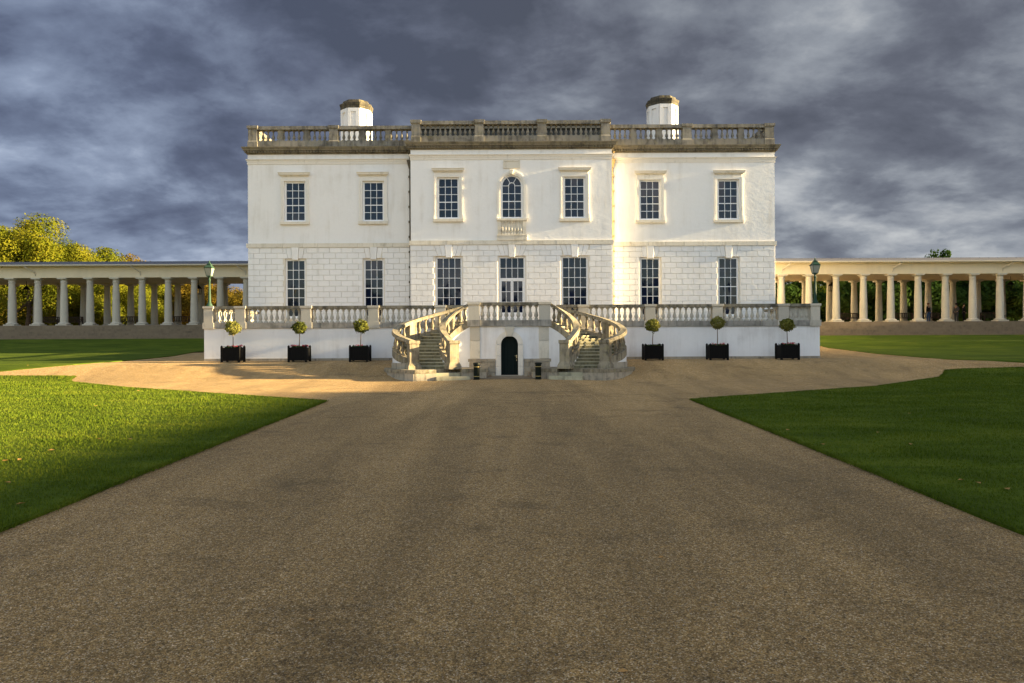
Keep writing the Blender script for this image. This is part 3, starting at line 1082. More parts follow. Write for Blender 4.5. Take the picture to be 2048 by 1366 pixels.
BAL_T = bal_mesh('terrace_baluster', 'bal', 0.75, 0.105)
BAL_S = bal_mesh('stair_baluster', 'stair', 0.73, 0.10)
BAL_R = bal_mesh('roof_baluster', 'roof_stone', 0.74, 0.105)

# --- roof balustrade
ZP, ZB, ZC = Z_COR1 + 0.012, 15.95, 16.69     # plinth bottom, baluster bottom, coping bottom


def parapet_bay(par, x0, x1, y, groups, per):
    """plinth, balusters, thin piers and coping between two pedestals"""
    run_stones('plinth_stone', 'roof_stone', x0, x1, y, y + 0.42, ZP, ZB, 3, par)
    run_stones('coping_stone', 'roof_stone', x0, x1, y - 0.05, y + 0.42, ZC, Z_TOP - 0.03, 3, par, gap=0.004)
    wdt = 0.36
    span = (x1 - x0 - wdt * (groups - 1)) / groups
    for gi in range(groups):
        a = x0 + gi * (span + wdt)
        if gi < groups - 1:
            MB().box(a + span, a + span + wdt, y + 0.04, y + 0.36, ZB, ZC).build('half_pier', 'roof_stone', par)
        for i in range(per + 1):
            if groups == 1 and i in (0, per) and False:
                continue
            place('baluster', BAL_R, par, (a + span * i / per, y + 0.2, ZB))


def pedestal(par, cx, y, hw, ext=0.0):
    MB().box(cx - hw - 0.04, cx + hw + 0.04, y - 0.085, y + 0.46, ZP, ZB - 0.06).frustum(cx, y + 0.19, ZB - 0.06, ZB + 0.02, hw + 0.04, 0.27, hw, 0.23) \
        .box(cx - hw, cx + hw, y - 0.04, y + 0.42, ZB + 0.02, ZC + 0.02).frustum(cx, y + 0.19, ZC + 0.02, ZC + 0.10, hw, 0.24, hw + 0.07, 0.31) \
        .box(cx - hw - 0.07, cx + hw + 0.07, y - 0.12, y + 0.50, ZC + 0.10, Z_TOP + ext).build('pedestal', 'roof_stone', par)


balus = {}
for nm, xs, y, groups, per, hw in (
        ('left', [-17.25, -11.85, -6.95], YW + 0.08, 3, 4, 0.29),
        ('right', [6.95, 11.75, 17.25], YW + 0.08, 3, 4, 0.29),
        ('centre', [-6.22, -2.08, 2.02, 6.18], YC + 0.08, 1, 11, 0.28)):
    root = MB().box(xs[0] - 0.2, xs[-1] + 0.2, y + 0.45, y + 0.6, ZP, ZB - 0.1).build('balustrade', 'roof_stone', house)
    balus[nm] = root
    for i in range(len(xs) - 1):
        l = xs[i] + hw; r = xs[i + 1] - hw
        if nm == 'left' and i == 1: r = -6.62
        if nm == 'right' and i == 0: l = 6.62
        parapet_bay(root, l, r, y, groups, per)
    for i, x in enumerate(xs):
        if (nm, i) in (('left', 2), ('right', 0)):
            continue
        pedestal(root, x, y, hw, 0.03 if nm == 'centre' else 0.0)
for s in (-1, 1):                 # parapets along the sides
    a, c = sorted((s * 17.1, s * 17.5))
    MB().box(a, c, 48.6, 81.5, ZP, ZC).box(a - 0.04, c + 0.04, 48.6, 81.5, ZC, Z_TOP - 0.02).build('side_parapet', 'roof_stone', house)
    a, c = sorted((s * 6.15, s * 6.55))
    MB().box(a, c, YC + 0.55, YW + 0.06, ZP, ZC).box(a - 0.04, c + 0.04, YC + 0.55, YW + 0.06, ZC, Z_TOP - 0.02).build('parapet_return', 'roof_stone', house)

# --- roofs
MB().box(-17.05, 17.05, 48.7, 81.4, 15.2, 15.55).build('roof', 'lead', house)
MB().box(-6.9, 7.2, 55, 66, 15.56, 18.7).frustum(0.15, 60.5, 18.7, 19.05, 7.2, 5.7, 6.9, 5.2).build('raised_roof', 'lead', house)

# --- chimneys
def chimney(cx, cy, ztop, rough):
    r = 1.16
    ztop -= 0.2
    n8 = [math.pi / 8 + i * math.pi / 4 for i in range(8)]
    b = MB().lathe([(r, 15.5), (r, ztop - 0.80)], cx, cy, 0, 8, math.pi / 8)
    ch = b.build('chimney', 'white', house)
    for i in range(8):            # corner strips and a sunk panel on each face
        a = i * math.pi / 4 - math.pi / 2
        ap = r * math.cos(math.pi / 8)
        half = r * math.sin(math.pi / 8)
        ca, sa = math.cos(a), math.sin(a)
        b = MB()
        for u0, u1, v0, v1 in ((-half, -half * 0.45, 15.6, ztop - 0.87), (half * 0.45, half, 15.6, ztop - 0.87), (-half * 0.45, half * 0.45, ztop - 1.15, ztop - 0.87)):
            vs = []
            for d in (ap - 0.02, ap + 0.09):
                for u, v in ((u0, v0), (u1, v0), (u1, v1), (u0, v1)):
                    vs.append((cx + ca * d - sa * u, cy + sa * d + ca * u, v))
            b.add(vs, [(0, 1, 2, 3), (7, 6, 5, 4), (0, 1, 5, 4), (1, 2, 6, 5), (2, 3, 7, 6), (3, 0, 4, 7)])
        b.build('panel_frame', 'white', ch)
    MB().lathe([(r + 0.10, ztop - 0.86), (r + 0.11, ztop - 0.66), (r + 0.15, ztop - 0.58), (r + 0.17, ztop - 0.47), (r + 0.17, ztop - 0.43),
                (r - 0.06, ztop - 0.38), (r - 0.12, ztop - 0.16), (r - 0.26, ztop - 0.12)], cx, cy, 0, 8, math.pi / 8).build('chimney_cap', 'soot', ch)
    MB().lathe([(0.52, ztop - 0.2), (0.50, ztop - 0.03), (0.42, ztop)], cx + 0.05, cy, 0, 8, math.pi / 8).build('chimney_crown', 'soot', ch)


chimney(-12.22, 57, 21.75, 0)
chimney(11.98, 57, 21.95, 0)

# --- windows
def bars(b, x0, x1, z0, z1, cols, rows, y, w=0.034, meet=None):
    for i in range(1, cols):
        x = x0 + (x1 - x0) * i / cols
        b.box(x - w / 2, x + w / 2, y, y + 0.03, z0, z1)
    for j in range(1, rows):
        z = z0 + (z1 - z0) * j / rows
        h = w * (1.7 if j == meet else 1)
        b.box(x0, x1, y - (0.012 if j == meet else 0.004), y + 0.03, z - h / 2, z + h / 2)


PANES = {}
def panes(par, x0, x1, z0, z1, cols, rows, y, skip=()):
    for j in range(rows):
        for i in range(cols):
            if (i, j) in skip:
                continue
            wd, ht = (x1 - x0) / cols, (z1 - z0) / rows
            k = (round(wd, 3), round(ht, 3))
            if k not in PANES:
                PANES[k] = MB().box(-wd / 2, wd / 2, 0, 0.008, -ht / 2, ht / 2).mesh('pane', 'glass')
            o = place('pane', PANES[k], par, (x0 + wd * (i + .5), y + 0.015, z0 + ht * (j + .5)))
            o.rotation_euler = (R(rnd.uniform(-0.6, 0.6)), 0, R(rnd.uniform(-0.8, 0.8)))


def frame(b, cx, hw, z0, z1, gx, g0, g1, y):
    """fixed box frame between the opening and the glass"""
    b.box(cx - hw, cx - gx, y - 0.03, y + 0.1, z0, z1)
    b.box(cx + gx, cx + hw, y - 0.03, y + 0.1, z0, z1)
    b.box(cx - gx, cx + gx, y - 0.03, y + 0.1, g1, z1)
    b.box(cx - gx, cx + gx, y - 0.03, y + 0.1, z0, g0)
    b.box(cx - hw, cx + hw, y + 0.1, y + 0.14, z0, z1)


def surround(win, cx, y, zs, zt, hood=True):
    """stone architrave, frieze, hood and sill of an upper window"""
    b = MB()
    wi, wo = 0.72, 0.90
    b.box(cx - wo, cx - wi, y - 0.07, y + 0.01, zs, zt + 0.16).box(cx + wi, cx + wo, y - 0.07, y + 0.01, zs, zt + 0.16)
    b.box(cx - wi, cx + wi, y - 0.07, y + 0.01, zt, zt + 0.16)
    b.box(cx - wo - 0.03, cx - wo + 0.05, y - 0.10, y + 0.01, zs, zt + 0.14).box(cx + wo - 0.05, cx + wo + 0.03, y - 0.10, y + 0.01, zs, zt + 0.14)
    for s in (-1, 1):
        b.frustum(cx + s * 0.93, y - 0.05, zs, zs + 0.28, 0.07, 0.08, 0.03, 0.06)
    b.build('architrave', 'architrave', win)
    MB().box(cx - 0.88, cx + 0.88, y - 0.055, y + 0.01, zt + 0.162, zt + 0.31).build('frieze', 'architrave', win)
    n = [(0.0, zt + .31), (.10, zt + .31), (.13, zt + .37), (.22, zt + .40), (.24, zt + .52), (.27, zt + .55), (0.0, zt + .56)]
    vs = [(cx - .83 - p, y + 0.01 - p, z) for p, z in n] + [(cx + .83 + p, y + 0.01 - p, z) for p, z in n]
    k = len(n)
    MB().add(vs, [tuple(range(k)), tuple(range(2 * k - 1, k - 1, -1))] + [(i, (i + 1) % k, (i + 1) % k + k, i + k) for i in range(k)]).build('hood', 'trim', win)
    MB().box(cx - 0.98, cx + 0.98, y - 0.15, y + 0.10, zs - 0.19, zs - 0.005).build('sill', 'trim', win)


for (cx, hw, z0, z1), y in [(q, YW) for q in UP] + [(q, YC) for q in UPC]:
    b = MB()
    gy = y + 0.13
    g0, g1, gx = z0 + 0.12, z1 - 0.11, 0.60
    frame(b, cx, hw, z0, z1, gx, g0, g1, gy)
    bars(b, cx - gx, cx + gx, g0, g1, 3, 5, gy, meet=2)
    win = b.build('window', 'sash', house)
    panes(win, cx - gx, cx + gx, g0, g1, 3, 5, gy)
    surround(win, cx, y, z0 - 0.005, z1)
for (cx, hw, z0, z1), y, cols in [(q, YW, 3) for q in LO] + [(q, YC, 4) for q in LOC]:
    b = MB()
    gy = y + 0.16
    gx = hw - 0.11
    g0, g1 = z0 + 0.14, z1 - 0.13
    frame(b, cx, hw, z0, z1, gx, g0, g1, gy)
    bars(b, cx - gx, cx + gx, g0, g1, cols, 6, gy, meet=3 if cols == 3 else 3)
    win = b.build('window', 'sash', house)
    panes(win, cx - gx, cx + gx, g0, g1, cols, 6, gy)
    MB().box(cx - hw - 0.05, cx + hw + 0.05, y - 0.09, y + 0.15, z0 - 0.14, z0 - 0.004).build('sill', 'trim', win)
# garden door in the middle: fixed light above, two glazed leaves
cx, hw, z0, z1 = LOM
b = MB(); gy = YC + 0.16; gx = hw - 0.11
zt = 6.58
frame(b, cx, hw, z0, z1, gx, z0 + 0.05, z1 - 0.13, gy)
b.box(cx - gx, cx + gx, gy - 0.035, gy + 0.05, zt - 0.06, zt + 0.05)
bars(b, cx - gx, cx + gx, zt + 0.05, z1 - 0.13, 4, 2, gy)
win = b.build('window', 'sash', house)
panes(win, cx - gx, cx + gx, zt + 0.05, z1 - 0.13, 4, 2, gy)
for s in (-1, 1):
    a, c = sorted((cx + s * 0.012, cx + s * (gx - 0.002)))
    b = MB()
    b.box(a, a + 0.075, gy - 0.02, gy + 0.04, z0 + 0.06, zt - 0.06).box(c - 0.075, c, gy - 0.02, gy + 0.04, z0 + 0.06, zt - 0.06)
    b.box(a + 0.075, c - 0.075, gy - 0.02, gy + 0.04, zt - 0.15, zt - 0.06).box(a + 0.075, c - 0.075, gy - 0.005, gy + 0.04, z0 + 0.06, z0 + 0.95)
    bars(b, a + 0.075, c - 0.075, z0 + 0.95, zt - 0.15, 2, 3, gy)
    lf = b.build('door_leaf', 'sash', win)
    panes(win, a + 0.075, c - 0.075, z0 + 0.95, zt - 0.15, 2, 3, gy)
win['label'] = 'glazed double door with fixed light above'

# arched window over the door
cx, hw, z0, zs = ARCH
b = MB(); gy = YC + 0.13; gx = 0.60
b.box(cx - hw, cx - gx, gy - 0.03, gy + 0.1, z0, zs).box(cx + gx, cx + hw, gy - 0.03, gy + 0.1, z0, zs).box(cx - gx, cx + gx, gy - 0.03, gy + 0.1, z0, z0 + 0.12)
arch_ring(b, cx, gx, hw, zs, gy - 0.03, gy + 0.1)
b.box(cx - hw, cx + hw, gy + 0.1, gy + 0.14, z0, zs + 0.65)
g0 = z0 + 0.12
rh = (zs - g0) / 4
wv = 0.034
for i in (1, 2):
    x = cx - gx + 2 * gx * i / 3
    b.box(x - wv / 2, x + wv / 2, gy, gy + 0.03, g0, zs + 0.02)
for j in range(1, 5):
    h = wv * (1.7 if j == 2 else 1)
    if j < 4:
        b.box(cx - gx, cx + gx, gy - 0.005, gy + 0.03, g0 + rh * j - h / 2, g0 + rh * j + h / 2)
    else:
        b.box(cx - gx, cx - 0.2, gy - 0.005, gy + 0.03, zs - wv / 2, zs + wv / 2).box(cx + 0.2, cx + gx, gy - 0.005, gy + 0.03, zs - wv / 2, zs + wv / 2)
arch_ring(b, cx, 0.185, 0.225, zs, gy - 0.004, gy + 0.03, k=8)
for a in (R(60), R(120)):
    d = Vector((math.cos(a), math.sin(a))); nn = Vector((-d.y, d.x)) * wv / 2
    p0, p1 = Vector((cx, zs)) + d * 0.21, Vector((cx, zs)) + d * (gx + 0.01)
    b.prism_xz([(p0 + nn)[:], (p0 - nn)[:], (p1 - nn)[:], (p1 + nn)[:]], gy - 0.003, gy + 0.03)
win = b.build('window', 'sash', house)
win['label'] = 'tall window with round arched head'
panes(win, cx - gx, cx + gx, g0, zs, 3, 4, gy)
MB().prism_xz([(cx + 0.2 * math.cos(a), zs + 0.2 * math.sin(a)) for a in [math.pi * i / 8 for i in range(9)]], gy + 0.015, gy + 0.023).build('pane', 'glass', win)
for k in range(3):
    b = MB(); arch_ring(b, cx, 0.205, gx + 0.005, zs, gy + 0.015, gy + 0.023, math.pi * k / 3, math.pi * (k + 1) / 3, 5)
    b.build('pane', 'glass', win)
b = MB()
for r0, r1, pr in ((0.70, 0.80, 0.05), (0.80, 0.93, 0.085)):
    b.box(cx - r1, cx - r0, YC - pr, YC + 0.01, z0, zs).box(cx + r0, cx + r1, YC - pr, YC + 0.01, z0, zs)
    arch_ring(b, cx, r0, r1, zs, YC - pr, YC + 0.01)
for s in (-1, 1):
    b.frustum(cx + s * 0.96, YC - 0.04, z0, z0 + 0.28, 0.07, 0.09, 0.03, 0.06)
b.build('architrave', 'architrave', win)
MB().slab([(cx - .08, zs + .70), (cx + .08, zs + .70), (cx + .13, zs + 1.02), (cx - .13, zs + 1.02)], YC - 0.16, YC + 0.01, 0.02).build('keystone', 'trim', win)
MB().box(cx - 0.98, cx + 0.98, YC - 0.17, YC + 0.10, z0 - 0.14, z0 - 0.005).build('sill', 'trim', win)
# false balustrade under its sill
ap = MB().box(cx - 0.93, cx - 0.70, YC - 0.10, YC + 0.01, 9.43, z0 - 0.145).box(cx + 0.70, cx + 0.93, YC - 0.10, YC + 0.01, 9.43, z0 - 0.145) \
    .box(cx - 0.70, cx + 0.70, YC - 0.015, YC + 0.01, 9.43, z0 - 0.145).build('apron', 'trim', house)
BAL_A = bal_mesh('apron_baluster', 'trim', z0 - 0.145 - 9.43, 0.085)
for i in range(7):
    place('baluster', BAL_A, ap, (cx - 0.6 + 0.2 * i, YC - 0.03, 9.43))
MB().box(cx - 0.98, cx + 0.98, YC - 0.14, YC + 0.01, 9.084, 9.36).box(cx - 1.0, cx + 1.0, YC - 0.16, YC + 0.01, 9.362, 9.425).build('apron_base', 'trim', ap)
# plaque
pl = MB().box(cx - 0.52, cx + 0.52, YC - 0.03, YC + 0.01, 13.79, 14.30).build('plaque', 'trim', house)
b = MB()
b.box(cx - .55, cx + .55, YC - 0.06, YC, 14.24, 14.31).box(cx - .55, cx + .55, YC - 0.06, YC, 13.77, 13.83).box(cx - .55, cx - .48, YC - 0.06, YC, 13.83, 14.24).box(cx + .48, cx + .55, YC - 0.06, YC, 13.83, 14.24)
b.build('plaque_frame', 'trim', pl)

# --- drainpipes in the re-entrant corners
for s, m in ((-1, 'pipe'), (1, 'pipe_sunlit')):
    x = s * (XC + 0.17)
    b = MB().lathe([(0.055, 3.45), (0.055, 14.1)], x, YW - 0.10, 0, 8)
    b.frustum(x, YW - 0.14, 14.0, 14.45, 0.07, 0.07, 0.17, 0.13).box(x - 0.18, x + 0.18, YW - 0.28, YW - 0.01, 14.45, 14.55)
    b.tube([(x, YW - 0.14, 14.5), (x, YW - 0.2, 14.85), (x + s * 0.1, YW - 0.3, 15.05)], 0.05)
    dp = b.build('drainpipe', m, house)
    for i in range(10):
        z = 4.4 + i * 1.0
        MB().box(x - 0.10, x + 0.10, YW - 0.17, YW - 0.0, z, z + 0.13).build('pipe_bracket', m, dp)

# ================================================================== TERRACE
YT, XT = 40.0, 17.1
TZ = 4.51                          # top of the coping
ter = thing('terrace', 'raised white terrace with stone balustrade in front of the house', 'terrace', (0, 44, 1.5))
for s in (-1, 1):                  # wall in two halves, left and right of the landing
    a, c = sorted((AX + s * 2.1, s * XT))
    MB().box(a, c, YT, YT + 0.4, 0.4, 3.27).build('retaining_wall', 'terrace_white', ter)
    run_stones('plinth_stone', 'base', a, c, YT - 0.05, YT + 0.01, 1.0, 1.60, 14, ter)
    a, c = sorted((s * (XT - 0.4), s * XT))
    MB().box(a, c, YT + 0.4, 47.9, 0.4, 3.27).build('side_wall', 'terrace_white', ter)
MB().box(-XT + 0.4, XT - 0.4, YT + 0.4, 47.9, 3.1, 3.42).build('paving', 'colstep', ter)

PX = [3.97, 7.69, 11.43, 15.09, 16.85]


def pier(par, cx, cy, hx, hy, m='ped', z0=3.59, z1=TZ - 0.17):
    return MB().box(cx - hx, cx + hx, cy - hy, cy + hy, z0, z1).frustum(cx, cy, z1, z1 + 0.06, hx, hy, hx + 0.05, hy + 0.05) \
        .box(cx - hx - 0.05, cx + hx + 0.05, cy - hy - 0.05, cy + hy + 0.05, z1 + 0.06, TZ + 0.004).build('pedestal', m, par)


bt = MB().box(-XT, -2.62, YT + 0.18, YT + 0.24, 3.30, 3.5).box(2.4, XT, YT + 0.18, YT + 0.24, 3.30, 3.5).build('balustrade', 'band', ter)
for s in (-1, 1):
    run_stones('band_stone', 'band', min(s * 2.5, s * (XT + 0.05)), max(s * 2.5, s * (XT + 0.05)), YT - 0.06, YT + 0.42, 3.275, 3.585, 9, bt)
    run_stones('coping_stone', 'coping', min(s * 2.5, s * XT), max(s * 2.5, s * XT), YT - 0.03, YT + 0.40, TZ - 0.16, TZ, 9, bt, gap=0.004)
    xs = PX
    for i, x in enumerate(xs):
        cx = s * x
        hx = 0.28 if i < 4 else 0.25
        pier(bt, cx, YT + 0.18, hx, 0.24)
        MB().box(cx - hx - 0.06, cx + hx + 0.06, YT - 0.085, YT + 0.445, 3.262, 3.60).build('pedestal_foot', 'ped', bt)
    for i in range(4):
        n = 10 if i < 3 else 4
        a, c = xs[i] + 0.28, xs[i + 1] - (0.28 if i < 3 else 0.25)
        if i == 3 and s > 0:       # blind end bay with half balusters
            MB().box(a, c, YT + 0.16, YT + 0.30, 3.59, TZ - 0.165).build('blind_panel', 'bal', bt)
        for k in range(n):
            place('baluster', BAL_T, bt, (s * (a + (c - a) * (k + 0.5) / n), YT + 0.19, 3.59))
    n = 4                          # bay next to the stairs
    for k in range(n):
        place('baluster', BAL_T, bt, (s * (3.69 - 0.31 * (k + 0.5)), YT + 0.19, 3.59))
    # returns along the sides up to the house
    a, c = sorted((s * (XT - 0.42), s * XT))
    MB().box(a, c, YT + 0.43, 47.6, 3.275, 3.585).build('band_stone', 'band', bt)
    MB().box(a, c, YT + 0.43, 47.6, TZ - 0.16, TZ - 0.003).build('coping_stone', 'coping', bt)
    for k in range(19):
        place('baluster', BAL_T, bt, (s * (XT - 0.21), YT + 0.75 + 0.36 * k, 3.59))

# --- landing over the door
YL = 37.2
LX = 2.14
door = dict(r=0.44, zs=2.33, z0=0.74)
b = MB()
top = door['zs'] + door['r'] + 0.02
wall_holes(b, AX - LX + 0.06, AX + LX - 0.06, 0.3, 3.27, YL, YL + 0.4, [(AX - door['r'], AX + door['r'], 0.3, top)])
spandrels(b, AX, door['r'], door['zs'], top, YL, YL + 0.4)
for s in (-1, 1):
    a, c = sorted((AX + s * (LX - 0.45), AX + s * (LX - 0.06)))
    b.box(a, c, YL + 0.4, YT - 0.005, 0.3, 3.27)
b.build('landing_wall', 'terrace_white', ter)
MB().box(AX - LX + 0.5, AX + LX - 0.5, YL + 0.42, YT + 0.38, 3.10, 3.424).build('landing_paving', 'colstep', ter)
lb = MB().box(AX - LX - 0.02, AX + LX + 0.02, YL - 0.10, YL + 0.40, 3.275, 3.585).build('landing_balustrade', 'band', ter)
MB().box(AX - LX + 0.6, AX + LX - 0.6, YL - 0.07, YL + 0.34, TZ - 0.16, TZ).build('coping_stone', 'coping', lb)
for s in (-1, 1):
    pier(lb, AX + s * 1.83, YL + 0.14, 0.28, 0.26)
    MB().box(AX + s * 1.83 - 0.34, AX + s * 1.83 + 0.34, YL - 0.16, YL + 0.43, 3.262, 3.60).build('pedestal_foot', 'band', lb)
    # stone strip below the pedestal, in two stones
    cx = AX + s * 1.83
    MB().slab([(cx - .31, 2.53), (cx + .31, 2.53), (cx + .31, 3.255), (cx - .31, 3.255)], YL - 0.06, YL + 0.01, 0.01).build('strip_stone', 'ped', ter)
    MB().slab([(cx - .31, 1.60), (cx + .31, 1.60), (cx + .31, 2.515), (cx - .31, 2.515)], YL - 0.06, YL + 0.01, 0.01).build('strip_stone', 'trim', ter)
for k in range(10):
    place('baluster', BAL_T, lb, (AX - 1.55 + 3.1 * (k + 0.5) / 10, YL + 0.14, 3.59))
# base course of the landing
for s in (-1, 1):
    MB().box(*sorted((AX + s * 0.73, AX + s * LX)), YL - 0.10, YL + 0.01, 1.44, 1.59).build('plinth_stone', 'base', ter)
    for j, (z0, z1) in enumerate(((0.60, 0.87), (0.88, 1.15), (1.16, 1.43))):
        cuts = [0.735, 1.25, 1.72, LX] if j % 2 else [0.735, 1.02, 1.52, LX]
        for a, c in zip(cuts[:-1], cuts[1:]):
            x0, x1 = sorted((AX + s * (a + 0.006), AX + s * (c - 0.006)))
            MB().slab([(x0, z0), (x1, z0), (x1, z1), (x0, z1)], YL - 0.075, YL + 0.01, 0.012).build('stone_block', 'base', ter)
# door and its stone arch
dr = MB().box(AX - 0.46, AX + 0.46, YL + 0.20, YL + 0.26, 0.74, 2.33).prism_xz([(AX + 0.46 * math.cos(a), 2.33 + 0.46 * math.sin(a)) for a in [math.pi * i / 14 for i in range(15)]], YL + 0.20, YL + 0.26).build('door', 'door', ter)
for i in range(5):
    x = AX - 0.44 + 0.88 * (i + 0.5) / 5
    ht = 2.33 + math.sqrt(max(0, 0.44 ** 2 - (abs(x - AX) + 0.085) ** 2)) - 0.02
    MB().slab([(x - .084, .76), (x + .084, .76), (x + .084, ht), (x - .084, ht)], YL + 0.175, YL + 0.201, 0.008).build('door_plank', 'door', dr)
MB().box(AX + 0.34, AX + 0.40, YL + 0.15, YL + 0.176, 1.62, 1.78).tube([(AX + .37, YL + .15, 1.74), (AX + .37, YL + .11, 1.74), (AX + .28, YL + .11, 1.73)], 0.012).box(AX + 0.35, AX + 0.39, YL + 0.15, YL + 0.176, 1.48, 1.54).build('handle', 'brass', dr)
r0, r1 = 0.44, 0.70
for s in (-1, 1):
    for j, (z0, z1) in enumerate(((0.62, 1.18), (1.19, 1.76), (1.77, 2.32))):
        x0, x1 = sorted((AX + s * r0, AX + s * r1))
        MB().slab([(x0, z0), (x1, z0), (x1, z1), (x0, z1)], YL - 0.115, YL + 0.30, 0.012).build('jamb_stone', 'frieze', ter)
    for k in range(3):
        a0 = R(2 + 26 * k) if s > 0 else R(178 - 26 * k)
        a1 = a0 + s * R(25)
        b = MB(); arch_ring(b, AX, r0, r1, 2.335, YL - 0.115, YL + 0.30, min(a0, a1), max(a0, a1), 4)
        b.build('arch_stone', 'frieze', ter)
MB().slab([(AX - .14, 2.74), (AX + .14, 2.74), (AX + .27, 3.25), (AX - .27, 3.25)], YL - 0.19, YL + 0.3, 0.015).build('keystone', 'ped', ter)
MB().box(AX - 0.9, AX + 0.9, YL - 0.55, YL + 0.2, 0.5, 0.745).build('threshold', 'base', ter)
setting(MB().prism_xy([(-1.5, 34.6), (1.25, 34.6), (1.6, 35.3), (1.6, 36.64), (-1.86, 36.64), (-1.86, 35.3)], 0.5, 0.715).build('stone_apron', 'colstep'), 'worn stone paving in front of the dark green door')


# ================================================================== STAIRCASES
def catmull(ps, n):
    ps = [Vector(q) for q in ps]
    e = [ps[0] * 2 - ps[1]] + ps + [ps[-1] * 2 - ps[-2]]
    dense = []
    for i in range(1, len(e) - 2):
        for k in range(24):
            t = k / 24
            p0, p1, p2, p3 = e[i - 1], e[i], e[i + 1], e[i + 2]
            dense.append(0.5 * ((2 * p1) + (p2 - p0) * t + (2 * p0 - 5 * p1 + 4 * p2 - p3) * t * t + (3 * p1 - p0 - 3 * p2 + p3) * t ** 3))
    dense.append(ps[-1])
    ln = [0]
    for a, c in zip(dense[:-1], dense[1:]):
        ln.append(ln[-1] + (c - a).length)
    outp = []
    for i in range(n):
        d = ln[-1] * i / (n - 1)
        x = float(np.interp(d, ln, [q.x for q in dense])); y = float(np.interp(d, ln, [q.y for q in dense]))
        outp.append((x, y))
    return outp


OUTER = [(-4.74, 34.85), (-5.55, 35.55), (-5.92, 36.7), (-5.55, 38.15), (-4.45, 39.2), (-2.45, 39.75)]
INNER = [(-2.95, 34.85), (-3.40, 35.6), (-3.46, 36.25), (-3.18, 36.85), (-2.8, 37.15), (-2.2, 37.28)]
PLAT = 1.17
NST = 14


